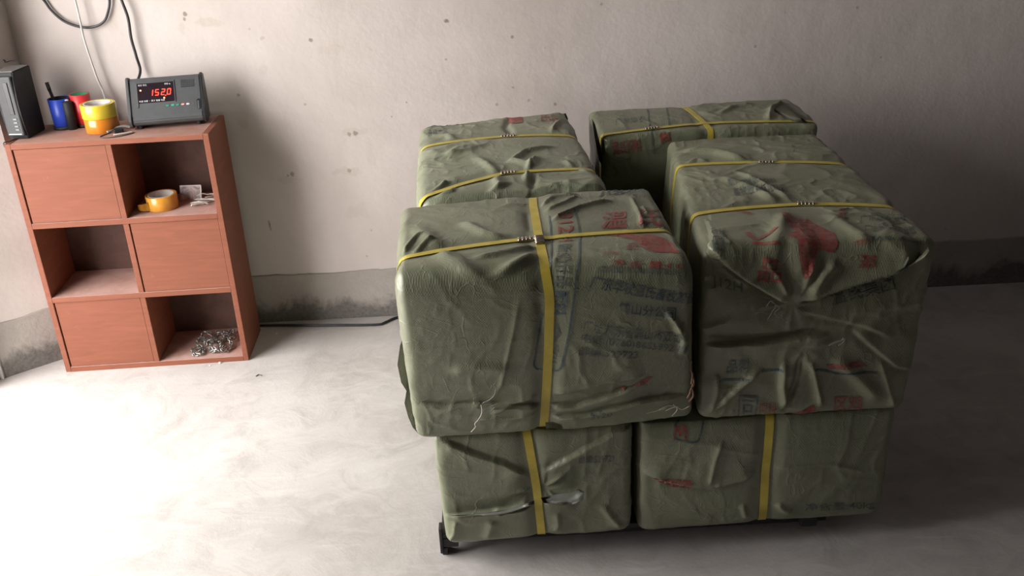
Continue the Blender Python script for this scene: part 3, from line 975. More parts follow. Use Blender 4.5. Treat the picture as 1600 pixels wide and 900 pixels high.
BALES['ulf'] = Bale([(.668,-1.105,.375),(1.285,-1.11,.395),(.675,-.74,.385),(1.27,-.72,.385), (.655,-1.16,.80),(1.262,-1.165,.80),(.645,-.745,.80),(1.243,-.675,.805)],
    r=.022, r_tf=.052, bulge=(.010, .016, .008), seed=3, amp=0.5)
BALES['ulb'] = Bale([(.68,-.70,.385),(1.13,-.69,.385),(.68,.02,.385),(1.10,.04,.385), (.680,-.70,.80),(1.150,-.66,.80),(.655,-.035,.80),(1.108,.045,.81)],
    r=.03, bulge=(.008, .01, .012), seed=8, amp=0.85)
BALES['urf'] = Bale([(1.302,-1.10,.384),(1.765,-1.10,.384),(1.36,-.245,.384),(1.80,-.235,.384), (1.292,-1.09,.79),(1.785,-1.09,.79),(1.385,-.235,.775),(1.815,-.222,.775)],
    r=.022, bulge=(.010, .012, .010), seed=14, amp=0.75)
BALES['urb'] = Bale([(1.195,-.215,.384),(1.82,-.20,.384),(1.20,.04,.384),(1.82,.06,.384), (1.188,-.225,.80),(1.84,-.205,.80),(1.178,.02,.81),(1.822,.058,.81)],
    r=.02, bulge=(.006, .004, .006), seed=21, amp=0.7)
BALES['llf'] = Bale([(.712,-1.095,.064),(1.152,-1.09,.070),(.715,-.44,.064),(1.15,-.44,.064), (.700,-1.09,.378),(1.152,-1.085,.378),(.705,-.44,.378),(1.15,-.44,.378)],
    r=.022, bulge=(.004, .006, 0), seed=27, amp=0.5)
BALES['lrf'] = Bale([(1.172,-1.09,.064),(1.762,-1.075,.064),(1.175,-.64,.064),(1.76,-.64,.064), (1.168,-1.085,.380),(1.765,-1.075,.380),(1.17,-.64,.380),(1.76,-.64,.380)],
    r=.024, bulge=(.004, .012, 0), seed=33, amp=0.45)
BALES['llb'] = Bale([(.712,-.42,.064),(1.15,-.42,.064),(.712,.05,.064),(1.15,.05,.064), (.71,-.42,.378),(1.15,-.42,.378),(.71,.05,.378),(1.15,.05,.378)],
    r=.03, bulge=(.002, .004, 0), seed=39, amp=.7, step=.012)
BALES['lrb'] = Bale([(1.18,-.61,.064),(1.77,-.61,.064),(1.18,.05,.064),(1.77,.05,.064), (1.18,-.61,.378),(1.77,-.61,.378),(1.18,.05,.378),(1.77,.05,.378)],
    r=.03, bulge=(.002, .004, 0), seed=45, amp=.7, step=.012)
XG = 1.2905
for k_, lo, hi in (('ulf', (0, -9, .3735), (XG - .001, -.7225, 9)), ('ulb', (0, -.7195, .3735), (1.165, 9, 9)), ('urf', (XG, -9, .3755), (9, -.2305, 9)),
                   ('urb', (1.166, -.2275, .3755), (9, 9, 9)), ('llf', (0, -9, .0655), (1.158, -.432, .3715)), ('lrf', (1.161, -9, .0655), (9, -.626, .3715)),
                   ('llb', (0, -.428, .0655), (1.158, 9, .3715)), ('lrb', (1.161, -.622, .0655), (9, 9, .3715))):
    BALES[k_].lim = (np.array(lo, float), np.array(hi, float))
# straps: name -> list of (axis, half width, control loop, seal position)
STRAPS = {
 'ulf': [(1, .0085, [(-1, 1, -.50), (-.5, 1, -.375), (-.05, 1, -.287), (.42, 1, -.275), (1, 1, -.24), (1, -1, -.2), (-1, -1, -.4)], (-.075, 1)),
         (0, .0095, [(1, 1, .06), (.6, 1, .04), (-.29, 1, .018), (-1, 1, .012), (-1, .68, .02), (-1, 0, -.017), (-1, -1, -.085), (1, -1, -.1)], (-.34, 1))],
 'ulb': [(1, .0085, [(-1, 1, .36), (.09, 1, .318), (1, 1, .21), (1, -1, .2), (-1, -1, .3)], (.11, 1)),
         (1, .0085, [(-1, 1, -.95), (-.5, 1, -.75), (-.03, 1, -.615), (1, 1, -.64), (1, -1, -.6), (-1, -1, -.8)], (0, 1))],
 'urf': [(1, .0085, [(-1, 1, .45), (-.08, 1, .363), (1, 1, .285), (1, -1, .2), (-1, -1, .3)], (.06, 1)),
         (1, .0085, [(-1, 1, -.445), (.077, 1, -.429), (1, 1, -.50), (1, -1, -.5), (-1, -1, -.6)], (.14, 1))],
 'urb': [(1, .0085, [(-1, 1, -.88), (-.5, 1, -.70), (0, 1, -.55), (1, 1, -.80), (1, -1, -.5), (-1, -1, -.8)], (-.52, 1)),
         (0, .0085, [(1, 1, -.06), (-1, 1, 0), (-1, -1, 0), (1, -1, -.06)], None)],
 'llf': [(0, .0095, [(1, 1, -.06), (-1, 1, -.062), (-1, 0, .006), (-1, -1, .035), (1, -1, .03)], None)],
 'lrf': [(0, .0095, [(1, 1, .01), (-1, 1, .01), (-1, 0, -.004), (-1, -1, .017), (1, -1, .02)], None)],
}
X_, Y_, Z_ = (1, 0, 0), (0, 1, 0), (0, 0, 1)
BALES['ulf'].folds = [
    ('ridge', [(0.6808, -0.8715, 0.81), (0.7652, -1.0868, 0.81), (0.8428, -1.1934, 0.81), (0.8916, -1.2298, 0.81)], .020, .010),
    ('ridge', [(0.7897, -0.8871, 0.81), (0.8461, -0.9731, 0.81), (0.9004, -1.0066, 0.81)], .014, .009),
    ('ridge', [(0.9784, -1.0639, 0.81), (0.8953, -1.1371, 0.81), (0.8176, -1.2205, 0.81)], .014, .012),
    ('ridge', [(0.9669, -1.0375, 0.81), (0.8844, -1.0755, 0.81), (0.8114, -1.0997, 0.81)], .009, .008),
    ('ridge', [(0.9892, -1.0931, 0.8), (0.9436, -1.1841, 0.8), (0.8909, -1.2375, 0.8)], .010, .010),
    ('crease', [(0.9898, -0.9159, 0.81), (1.0616, -0.8437, 0.81), (1.1489, -0.8001, 0.81)], .006, .012),
    ('crease', [(0.9799, -0.8529, 0.81), (1.0279, -0.8084, 0.81), (1.0707, -0.7565, 0.81)], .005, .009),
    ('crease', [(0.9749, -0.8179, 0.81), (1.0047, -0.7602, 0.81), (1.0722, -0.7429, 0.81)], .005, .009),
    ('ridge', [(0.6839, -1.0485, 0.81), (0.7155, -1.0031, 0.81), (0.7354, -0.9838, 0.81)], .006, .010), ('ridge', [(0.6668, -1.0322, 0.81), (0.6862, -0.9696, 0.81), (0.7058, -0.9421, 0.81)], .005, .008),
    ('crease', [(1.1904, -0.7748, 0.81), (1.1921, -0.9047, 0.81), (1.1871, -0.9945, 0.81)], .004, .008),
    ('crease', [(1.2064, -0.8438, 0.81), (1.209, -0.9071, 0.81)], .004, .006),
    ('ledge', [(0.65, -1.13, 0.486), (0.7432, -1.13, 0.4735), (0.8129, -1.13, 0.4787), (0.9099, -1.13, 0.4692), (1.0215, -1.13, 0.462), (1.1053, -1.13, 0.4892), (1.1882, -1.13, 0.5192)], (0, 0, -1), .05, .011),
    ('ledge', [(0.9437, -1.13, 0.4292), (1.0493, -1.13, 0.4389), (1.1615, -1.13, 0.4645), (1.2665, -1.13, 0.4691)], (0, 0, -1), .03, .012),
    ('ledge', [(0.9661, -1.13, 0.4883), (1.0635, -1.13, 0.5111), (1.1397, -1.13, 0.5223), (1.1742, -1.13, 0.5281)], (0, 0, 1), .03, .007),
    ('crease', [(0.9513, -1.13, 0.4535), (0.8808, -1.13, 0.4383), (0.7968, -1.13, 0.4388)], .007, .010),
    ('crease', [(0.9454, -1.13, 0.4945), (0.8824, -1.13, 0.4775), (0.8325, -1.13, 0.453)], .007, .009),
    ('crease', [(0.9086, -1.14, 0.7536), (0.8889, -1.14, 0.6517), (0.8608, -1.14, 0.5299), (0.8442, -1.14, 0.499)], .0030, .0045),
    ('crease', [(0.6464, -1.14, 0.621), (0.7541, -1.14, 0.6297), (0.8616, -1.14, 0.6383), (0.9556, -1.14, 0.6477)], .004, .003),
    ('ridge', [(0.7499, -1.14, 0.5683), (0.8046, -1.14, 0.5774), (0.8855, -1.14, 0.5677)], .014, .008),
    ('ridge', [(1.2368, -1.14, 0.6608), (1.2492, -1.14, 0.6147), (1.2479, -1.14, 0.5763)], .007, .013), ('ridge', [(1.209, -1.14, 0.6922), (1.23, -1.14, 0.6613), (1.2405, -1.14, 0.6305)], .006, .010),
    ('ridge', [(0.9454, -0.8393, 0.81), (0.9465, -0.8976, 0.81), (0.9471, -0.9607, 0.81)], .009, -.014), ('ridge', [(0.9475, -1.14, 0.7441), (0.9514, -1.14, 0.6927), (0.9489, -1.14, 0.6481)], .008, -.010),
]
BALES['ulb'].folds = [
    ('ridge', [(0.9951, -0.523, 0.82), (0.9221, -0.4716, 0.82), (0.9597, -0.4019, 0.82), (1.0506, -0.3564, 0.82)], .010, .012),
    ('ridge', [(0.973, -0.5575, 0.82), (0.9613, -0.6737, 0.82), (0.9396, -0.7876, 0.82)], .009, -.012), ('ridge', [(0.9922, -0.4372, 0.82), (0.9634, -0.5233, 0.82), (0.9514, -0.6221, 0.82)], .008, .013),
    ('ridge', [(0.8205, -0.4079, 0.82), (0.8779, -0.5419, 0.82), (0.8823, -0.6857, 0.82)], .014, .009), ('ridge', [(0.7509, -0.396, 0.82), (0.7763, -0.3397, 0.82), (0.8386, -0.3193, 0.82)], .014, .009),
    ('ridge', [(0.6798, -0.1583, 0.82), (0.7464, -0.1912, 0.82), (0.7807, -0.2576, 0.82)], .012, .008), ('ridge', [(0.7093, -0.6587, 0.82), (0.7396, -0.6137, 0.82), (0.7551, -0.5906, 0.82)], .006, .010),
    ('ridge', [(0.7259, -0.6854, 0.82), (0.7647, -0.6673, 0.82), (0.7746, -0.5937, 0.82)], .006, .009), ('ridge', [(0.9301, -0.0221, 0.82), (0.9165, -0.1313, 0.82), (0.9319, -0.2248, 0.82)], .010, -.010),
    ('crease', [(1.1144, -0.0575, 0.82), (1.0669, -0.1592, 0.82), (1.043, -0.2246, 0.82)], .007, .014), ('ridge', [(1.0575, -0.4773, 0.82), (1.0853, -0.538, 0.82), (1.1218, -0.5819, 0.82)], .009, .008),
    ('ridge', [(1.0433, -0.6368, 0.82), (1.0801, -0.6678, 0.82), (1.116, -0.6981, 0.82)], .011, .007), ('ridge', [(0.8271, -0.7479, 0.82), (0.8751, -0.6601, 0.82), (0.9163, -0.6165, 0.82)], .008, .008),
]
BALES['urf'].folds = [
    ('ridge', [(1.3818, -0.3461, 0.8), (1.484, -0.4072, 0.8), (1.5402, -0.4936, 0.8), (1.5863, -0.5409, 0.8)], .016, .015), ('ridge', [(1.4351, -0.6129, 0.8), (1.4875, -0.7215, 0.8), (1.5295, -0.8426, 0.8)], .012, .010),
    ('ridge', [(1.4925, -0.58, 0.8), (1.5325, -0.7285, 0.8), (1.562, -0.8343, 0.8)], .009, .010), ('ridge', [(1.3838, -0.4671, 0.8), (1.4231, -0.4446, 0.8), (1.4499, -0.4783, 0.8)], .007, .008),
    ('ridge', [(1.5251, -0.9059, 0.8), (1.4601, -1.0519, 0.8), (1.4117, -1.1493, 0.8)], .016, .009), ('ridge', [(1.6082, -0.9181, 0.8), (1.6221, -1.0377, 0.8), (1.6348, -1.1115, 0.8)], .016, .008),
    ('ledge', [(1.3007, -1.11, 0.811), (1.3251, -1.11, 0.7738), (1.3742, -1.11, 0.7347), (1.4307, -1.11, 0.6974), (1.4763, -1.11, 0.6708)], (.5, 0, .86), .09, .030),
    ('ledge', [(1.4941, -1.11, 0.6698), (1.553, -1.11, 0.6948), (1.6188, -1.11, 0.7132), (1.6978, -1.11, 0.7308), (1.7574, -1.11, 0.7667)], (-.3, 0, .95), .09, .032),
    ('crease', [(1.2988, -1.11, 0.7969), (1.3469, -1.11, 0.7436), (1.4032, -1.11, 0.7035)], .004, .008),
    ('radial', [(1.4848, -1.11, 0.6673)][0], X_, Z_, .06, 8, .004),
    ('crease', [(1.4799, -1.11, 0.6766), (1.4478, -1.11, 0.7378), (1.4109, -1.11, 0.7834)], .006, .010), ('crease', [(1.4895, -1.11, 0.676), (1.5086, -1.11, 0.7343), (1.5247, -1.11, 0.7769)], .006, .014), ('ridge', [(1.5148, -1.11, 0.697), (1.5417, -1.11, 0.7397), (1.5724, -1.11, 0.767)], .010, .012),
    ('crease', [(1.286, -1.11, 0.6043), (1.3695, -1.11, 0.5914), (1.4663, -1.11, 0.5933), (1.5623, -1.11, 0.6031)], .004, -.008),
    ('ledge', [(1.3011, -1.11, 0.5768), (1.4118, -1.11, 0.581), (1.5081, -1.11, 0.5908), (1.5767, -1.11, 0.5975)], (0, 0, -1), .05, .012),
    ('ledge', [(1.5101, -1.11, 0.6446), (1.5738, -1.11, 0.6255), (1.6451, -1.11, 0.6058), (1.7122, -1.11, 0.5706)], (.2, 0, .98), .04, .010),
    ('ledge', [(1.6181, -1.11, 0.5997), (1.681, -1.11, 0.5409), (1.7289, -1.11, 0.4979), (1.7764, -1.11, 0.4836)], (.3, 0, .9), .04, .012),
    ('ridge', [(1.4303, -1.11, 0.5165), (1.3774, -1.11, 0.463), (1.3305, -1.11, 0.4079)], .008, .012), ('ridge', [(1.4778, -1.11, 0.5375), (1.4789, -1.11, 0.4729), (1.4966, -1.11, 0.3971)], .007, .013),
    ('ridge', [(1.5123, -1.11, 0.5434), (1.5117, -1.11, 0.4709), (1.4901, -1.11, 0.3891)], .007, -.012), ('crease', [(1.5342, -1.11, 0.5341), (1.5547, -1.11, 0.4682), (1.5757, -1.11, 0.4004)], .006, .014),
    ('ridge', [(1.5829, -1.11, 0.539), (1.646, -1.11, 0.4787), (1.7119, -1.11, 0.4084)], .016, .012), ('crease', [(1.6901, -1.11, 0.5244), (1.7221, -1.11, 0.4411), (1.7474, -1.11, 0.3808)], .008, .010),
    ('crease', [(1.3353, -1.11, 0.5063), (1.3355, -1.11, 0.4492), (1.3237, -1.11, 0.3999)], .005, .012),
    ('radial', [(1.5172, -1.11, 0.5668)][0], X_, Z_, .08, 6, .003),
]
BALES['urb'].folds = [
    ('crease', [(1.7943, -0.0093, 0.81), (1.7288, -0.076, 0.81), (1.683, -0.2016, 0.81)], .008, .018), ('ridge', [(1.5554, -0.1038, 0.81), (1.6337, -0.0258, 0.81), (1.7157, -0.018, 0.81)], .010, .008),
    ('ridge', [(1.5325, -0.2779, 0.81), (1.5857, -0.3532, 0.81), (1.6639, -0.268, 0.81)], .012, .008), ('ridge', [(1.2391, -0.22, 0.722), (1.2585, -0.22, 0.6817), (1.2303, -0.22, 0.6233)], .012, .014),
    ('crease', [(1.2013, -0.22, 0.7724), (1.2202, -0.22, 0.723), (1.2768, -0.22, 0.7298)], .007, .012),
]
BALES['llf'].folds = [
    ('ledge', [(0.7208, -1.1, 0.365), (0.7905, -1.1, 0.3257), (0.8617, -1.1, 0.2946), (0.9189, -1.1, 0.2551)], (.3, 0, -.95), .04, .010),
    ('ledge', [(1.1533, -1.1, 0.3877), (1.0813, -1.1, 0.341), (1.0081, -1.1, 0.3023), (0.9413, -1.1, 0.2625)], (-.3, 0, -.95), .04, .010),
    ('ledge', [(0.7058, -1.1, 0.1549), (0.8111, -1.1, 0.1623), (0.9164, -1.1, 0.1734), (1.0214, -1.1, 0.1807)], (0, 0, -1), .04, .012),
    ('crease', [(0.9167, -1.1, 0.1826), (0.8713, -1.1, 0.1673), (0.8261, -1.1, 0.1612)], .006, .012),
    ('radial', [(0.9475, -1.1, 0.217)][0], X_, Z_, .07, 8, .006),
    ('ridge', [(1.0814, -1.1, 0.1617), (1.1118, -1.1, 0.1127), (1.1349, -1.1, 0.0825)], .008, .009), ('ridge', [(0.9759, -1.1, 0.1506), (0.9782, -1.1, 0.1128), (0.9716, -1.1, 0.0848)], .008, .008), ('ridge', [(0.8252, -1.1, 0.1426), (0.8158, -1.1, 0.1056), (0.8068, -1.1, 0.0776)], .012, .007),
    ('crease', [(0.7382, -1.1, 0.1451), (0.7324, -1.1, 0.1021), (0.7153, -1.1, 0.0747)], .005, .010),
]
BALES['lrf'].folds = [
    ('ledge', [(1.1703, -1.1, 0.2432), (1.2456, -1.1, 0.2109), (1.3364, -1.1, 0.19), (1.4253, -1.1, 0.2112), (1.4538, -1.1, 0.231)], (0, 0, 1), .04, .010),
    ('crease', [(1.3592, -1.1, 0.3225), (1.3442, -1.1, 0.2707), (1.3329, -1.1, 0.1994)], .005, .008), ('crease', [(1.4685, -1.1, 0.2354), (1.6182, -1.1, 0.2342), (1.7122, -1.1, 0.2006)], .006, .006),
    ('ridge', [(1.4991, -1.1, 0.1322), (1.516, -1.1, 0.1122), (1.5404, -1.1, 0.0953)], .008, .008), ('ridge', [(1.4149, -1.1, 0.1382), (1.4244, -1.1, 0.1093), (1.4334, -1.1, 0.0897)], .006, .007),
]
for k_, lst in STRAPS.items():
    b_ = BALES[k_]
    b_.strapP = []
    for axis, hw, ctrl, seal in lst:
        P_ = b_.loop(axis, ctrl)
        W_, _n = b_.base(P_)
        b_.straps.append((W_, hw)); b_.strapP.append(P_)
#END_BALE

def bale_mesh(B):
    h = B.h
    n = [max(6, int(round(2 * h[a] / B.step))) for a in range(3)]
    idx = {}
    P = []; F = []
    def vid(key):
        if key not in idx:
            idx[key] = len(P); P.append(key)
        return idx[key]
    for ax in range(3):
        u, v = [a for a in range(3) if a != ax]
        for side in (0, n[ax]):
            flip = (side == 0) ^ (ax == 1)
            for i in range(n[u]):
                for j in range(n[v]):
                    q = []
                    for di, dj in ((0, 0), (1, 0), (1, 1), (0, 1)):
                        k = [0, 0, 0]; k[ax] = side; k[u] = i + di; k[v] = j + dj
                        q.append(vid(tuple(k)))
                    F.append(q[::-1] if flip else q)
    P = (np.array(P, float) / np.array(n) * 2 - 1) * h
    W, _ = B.surf(P)
    return W, F

def raw_mesh(name, V, F, mat, parent, smooth_=True):
    me = bpy.data.meshes.new(name)
    me.vertices.add(len(V)); me.vertices.foreach_set('co', np.asarray(V, np.float32).ravel())
    fl = np.array(F, np.int32)
    me.loops.add(fl.size); me.loops.foreach_set('vertex_index', fl.ravel())
    me.polygons.add(len(fl)); me.polygons.foreach_set('loop_start', np.arange(len(fl), dtype=np.int32) * fl.shape[1])
    me.update(calc_edges=True)
    me.polygons.foreach_set('use_smooth', np.ones(len(fl), bool) if smooth_ else np.zeros(len(fl), bool))
    return link_mesh(name, me, mat, parent, True)

M_strap = NT('yellow_packing_strap')
M_strap.set(Roughness=.38)
_v = M_strap.coord(); M_strap.color(M_strap.ramp(M_strap.noise(_v, 25, 4), [(.3, (.44, .34, .045)), (.7, (.58, .47, .075))]))
M_strap.normal(M_strap.bump(M_strap.noise(_v, 500, 1), .2, .0005))
M_strap = M_strap.mat
M_seal = plain('steel_crimp', (.45, .40, .33), .25, .95)

def strap_mesh(B, k, hw):
    P = B.strapP[k]
    W, n = B.surf(P)
    # light smoothing so that the taut band bridges small dips
    for _ in range(4):
        W = (np.roll(W, 1, 0) + W * 2 + np.roll(W, -1, 0)) / 4
    T = np.roll(W, -1, 0) - np.roll(W, 1, 0)
    T /= np.linalg.norm(T, axis=1, keepdims=True)
    S = np.cross(T, n); S /= np.linalg.norm(S, axis=1, keepdims=True)
    N = np.cross(S, T)
    N *= np.sign((N * n).sum(1, keepdims=True))
    V = []
    lift = .0030
    for a, b_ in ((-1, 0), (-1, 1), (1, 1), (1, 0)):
        V.append(W + S * hw * a + N * (lift - .0012 + b_ * .0012))
    V = np.stack(V, 1).reshape(-1, 3)
    m_ = len(W)
    F = []
    for i in range(m_):
        j = (i + 1) % m_
        for q in range(4):
            F.append((i * 4 + q, i * 4 + (q + 1) % 4, j * 4 + (q + 1) % 4, j * 4 + q))
    return V, F, W, T, S, N

BALE_INFO = {
 'ulf': 'green woven-sack bale with 312H and red and blue printing, front left of the top layer',
 'ulb': 'plain green bale with two yellow straps, directly behind the bale printed 312H',
 'urf': 'green bale with gathered end and two yellow straps, front right of the top layer',
 'urb': 'green bale with crossed yellow straps furthest back right, by the wall',
 'llf': 'green bale with a knotted gathered end and vertical strap, front left of the bottom layer',
 'lrf': 'green bale with a red mark and vertical strap, front right of the bottom layer',
 'llb': 'plain green bale hidden at the back left of the bottom layer',
 'lrb': 'plain green bale hidden at the back right of the bottom layer'}
CLOTHS = {
 'ulf': mat_cloth('green_woven_sack', (.165, .178, .114), (.210, .221, .150), 0),
 'ulb': mat_cloth('green_woven_sack_pale', (.200, .218, .145), (.252, .268, .188), .7),
 'urf': mat_cloth('green_woven_sack_dark', (.170, .180, .115), (.220, .228, .152), 1.3),
}
BROOT = {}
for key, B in BALES.items():
    ctr = B.c.reshape(-1, 3)
    base_pt = (float(ctr[:, 0].mean()), float(ctr[:, 1].mean()), float(ctr[:4 * 1][:, 2].min()))
    root = empty('wrapped_bale', base_pt, 0, BALE_INFO[key], 'bale', 'green wrapped bales stacked on the platform scale')
    BROOT[key] = root
    V, F = bale_mesh(B)
    raw_mesh('sack_wrap', V, F, CLOTHS.get(key, CLOTHS['ulf']), root)
    if not hasattr(B, 'strapP'): continue
    for k, (axis, hw, ctrl, seal) in enumerate(STRAPS[key]):
        V, F, W, T, S, N = strap_mesh(B, k, hw)
        if axis == 0 and len(STRAPS[key]) > 1:
            V = V - np.repeat(N, 4, axis=0) * .0013
        so = raw_mesh('strap', V, F, M_strap, root, False)
        if seal is not None:
            oth = [a for a in range(3) if a != axis]
            tgt = np.array([seal[0] * B.h[oth[0]], seal[1] * B.h[oth[1]]])
            i = int(np.argmin(np.linalg.norm(B.strapP[k][:, oth] - tgt, axis=1)))
            b = bmesh.new()
            c = W[i]; t_, s_, n_ = T[i], S[i], N[i]
            for q in range(-2, 3):
                o_ = c + t_ * q * .0085 + n_ * .0052
                tube([o_ - s_ * hw * .95 - n_ * .002, o_ - s_ * hw * .6, o_ + s_ * hw * .6, o_ + s_ * hw * .95 - n_ * .002], .0032, 8, b)
            sm = obj('crimp_seal', b, M_seal, so, True, ws=True)
            sm['label'] = 'metal crimp seal'

DECAL_TEXT = [
    ('ulf', 'J12H', (0.1706, -0.3457), (0.2456, -0.3391), (0.1813, -0.3873), 'B', 1),
    ('ulf', '粤饲', (0.2473, -0.3188), (0.2789, -0.3226), (0.2612, -0.3908), 'F', 0),
    ('ulf', '312H', (0.0599, -0.2541), (0.0433, -0.1204), (0.0936, -0.2548), 'R', 1),
    ('ulf', '断奶仔品', (0.0371, -0.104), (0.0172, 0.0414), (0.0693, -0.1015), 'F', 0),
    ('ulf', '配料', (0.0167, 0.0472), (0.0078, 0.105), (0.0447, 0.0473), 'B', 1),
    ('ulf', '合剂', (0.0017, 0.1202), (-0.016, 0.2225), (0.0288, 0.124), 'F', 0),
    ('ulf', '温 氏', (0.1427, -0.1697), (0.2791, -0.1712), (0.1652, -0.2518), 'R', 1),
    ('ulf', '温氏', (0.1745, -0.0608), (0.2006, -0.0593), (0.1839, -0.0923), 'R', 0),
    ('ulf', '优质饲料', (0.1256, -0.0481), (0.1559, -0.043), (0.1295, -0.0611), 'R', 0),
    ('ulf', '净 含 量:4 0', (0.1323, -0.0094), (0.2753, 0.0123), (0.1423, -0.0336), 'R', 1),
    ('ulf', '(粤饲登字:0010307865号)', (0.1023, 0.0086), (0.2834, 0.0362), (0.1087, -0.0181), 'F', 0),
    ('ulf', '广东华农温氏畜牧股份', (0.0874, 0.0428), (0.3016, 0.1043), (0.0966, 0.0143), 'B', 1),
    ('ulf', '鹤山分公司', (0.1427, 0.107), (0.2604, 0.1321), (0.1463, 0.0782), 'B', 1),
    ('ulf', '厂址:广东省鹤山市双合', (0.068, 0.146), (0.2722, 0.1987), (0.0732, 0.1177), 'F', 0),
    ('ulf', '电话:(0760)8655992 邮', (0.0628, 0.1745), (0.2848, 0.2304), (0.0679, 0.1491), 'F', 0),
    ('ulf', '邮编:529723', (0.0574, 0.206), (0.1803, 0.2284), (0.0612, 0.1825), 'F', 0),
    ('ulf', '3120', (0.0754, 0.385), (0.1225, 0.3799), (0.0762, 0.3651), 'F', 0),
    ('urf', '品', (-0.1277, 0.0556), (-0.0811, 0.0626), (-0.1235, 0.0134), 'R', 1),
    ('urf', '源', (0.0688, 0.041), (0.1031, 0.0422), (0.071, 0.0174), 'R', 1),
    ('urf', '优质饲料', (0.0622, 0.0054), (0.0946, 0.0065), (0.0656, -0.0073), 'R', 0),
    ('urf', '天', (0.06, -0.1046), (0.0877, -0.116), (0.0832, -0.1766), 'R', 0),
    ('urf', '广东华农温氏', (0.108, -0.0997), (0.2059, -0.0925), (0.1194, -0.1451), 'F', 0),
    ('urf', '厂址:鹤山市双合镇', (0.0942, -0.027), (0.1996, -0.0329), (0.1069, -0.0748), 'F', 0),
    ('urf', '电话(0760)8655992', (0.0941, 0.0004), (0.1998, 0.0074), (0.0954, -0.0131), 'F', 0),
    ('urf', '断奶仔猪配合饲料', (-0.1185, -0.3902), (-0.0007, -0.3948), (-0.1185, -0.4326), 'F', 0),
    ('urf', '畜牧股份有限公司', (-0.1173, -0.3199), (0.0087, -0.3213), (-0.1139, -0.3797), 'F', 0),
    ('urf', '合格', (-0.205, -0.0676), (-0.1749, -0.0283), (-0.2012, -0.1183), 'F', 0),
    ('urf', '配料', (-0.21, 0.0046), (-0.1775, 0.0076), (-0.2068, -0.0473), 'F', 0),
    ('urf', 'J12H', (-0.2085, 0.0795), (-0.1478, 0.0983), (-0.2086, 0.0527), 'F', 0),
    ('urf', '温氏集团', (0.0328, 0.1294), (0.1604, 0.1021), (0.0226, 0.0943), 'F', 0),
    ('urf', '品料', (-0.1741, 0.2805), (-0.1252, 0.277), (-0.1749, 0.244), 'F', 1),
    ('urf', '同', (-0.1436, 0.3961), (-0.1008, 0.3985), (-0.146, 0.3357), 'F', 0),
    ('urf', '饲料', (-0.0989, 0.389), (-0.0593, 0.3885), (-0.1005, 0.356), 'R', 0),
    ('urf', '区鸡', (0.071, 0.3973), (0.1337, 0.3991), (0.0656, 0.3505), 'R', 1),
    ('lrf', '3', (-0.1866, 0.0532), (-0.1865, 0.0159), (-0.2183, 0.0519), 'R', 1),
    ('lrf', '净含量:40kg', (0.1057, 0.2834), (0.2765, 0.2917), (0.1021, 0.2546), 'F', 0),
    ('urb', '温氏饲料', (-0.2828, 0.0601), (-0.1974, 0.0543), (-0.2894, 0.0215), 'R', 1),
    ('urb', '优', (-0.1495, 0.034), (-0.116, 0.0307), (-0.1521, -0.0025), 'R', 0),
    ('urb', '广东华农', (-0.2608, -0.0796), (-0.1679, -0.0915), (-0.2542, -0.1393), 'F', 0),
    ('ulb', '温', (0.0431, -0.6274), (0.0793, -0.5826), (0.0447, -0.6856), 'R', 1),
    ('ulb', '氏料', (0.133, -0.5657), (0.196, -0.5416), (0.145, -0.6823), 'R', 1),
    ('ulb', '广东鹤山', (-0.1937, -0.6493), (-0.1088, -0.6678), (-0.1893, -0.6816), 'F', 0),
    ('ulb', '合格产品', (-0.2002, -0.5472), (-0.1413, -0.5373), (-0.2009, -0.6383), 'F', 0),
    ('llf', '邮编:529723', (0.101, 0.0966), (0.1817, 0.1016), (0.1011, 0.0728), 'F', 0),
]
DECAL_LINE = [
    ('ulf', [(0.1015, -0.2681), (0.0965, -0.1719), (0.0794, -0.0626), (0.0646, 0.0117), (0.0531, 0.0781), (0.0421, 0.1395), (0.0272, 0.2058), (0.0192, 0.2342), (0.0081, 0.2459), (-0.0264, 0.2397), (-0.0352, 0.2273), (-0.0328, 0.2091), (-0.0231, 0.1611), (-0.0113, 0.1002)], 0.004, 'B'),
    ('ulf', [(0.0406, -0.2556), (0.0329, -0.159), (0.0197, -0.0516), (0.0109, -0.0089)], 0.0035, 'B'),
    ('urf', [(-0.1952, 0.2972), (-0.1231, 0.2938)], 0.006, 'B'),
    ('urf', [(-0.101, 0.275), (-0.0579, 0.2722)], 0.006, 'B'),
    ('urf', [(0.0099, 0.2732), (0.0569, 0.2892), (0.1019, 0.2896), (0.1495, 0.2985)], 0.005, 'B'),
    ('urf', [(-0.1317, -0.0682), (-0.1228, -0.0235), (-0.0979, -0.0417), (-0.0737, -0.065)], 0.01, 'R'),
    ('urf', [(-0.1307, -0.0131), (-0.1085, -0.0083), (-0.0827, -0.0057)], 0.007, 'R'),
    ('urf', [(-0.1294, -0.2235), (-0.1022, -0.1798)], 0.01, 'R'),
    ('lrf', [(-0.2026, -0.0099), (-0.2168, 0.0296), (-0.2097, 0.0491), (-0.1721, 0.0587), (-0.159, 0.0469), (-0.1495, 0.0045)], 0.005, 'B'),
    ('urb', [(-0.1374, -0.2188), (-0.1694, -0.0212), (-0.1636, 0.0646)], 0.005, 'F'),
    ('urb', [(-0.0763, -0.2249), (-0.112, -0.0381)], 0.005, 'F'),
]
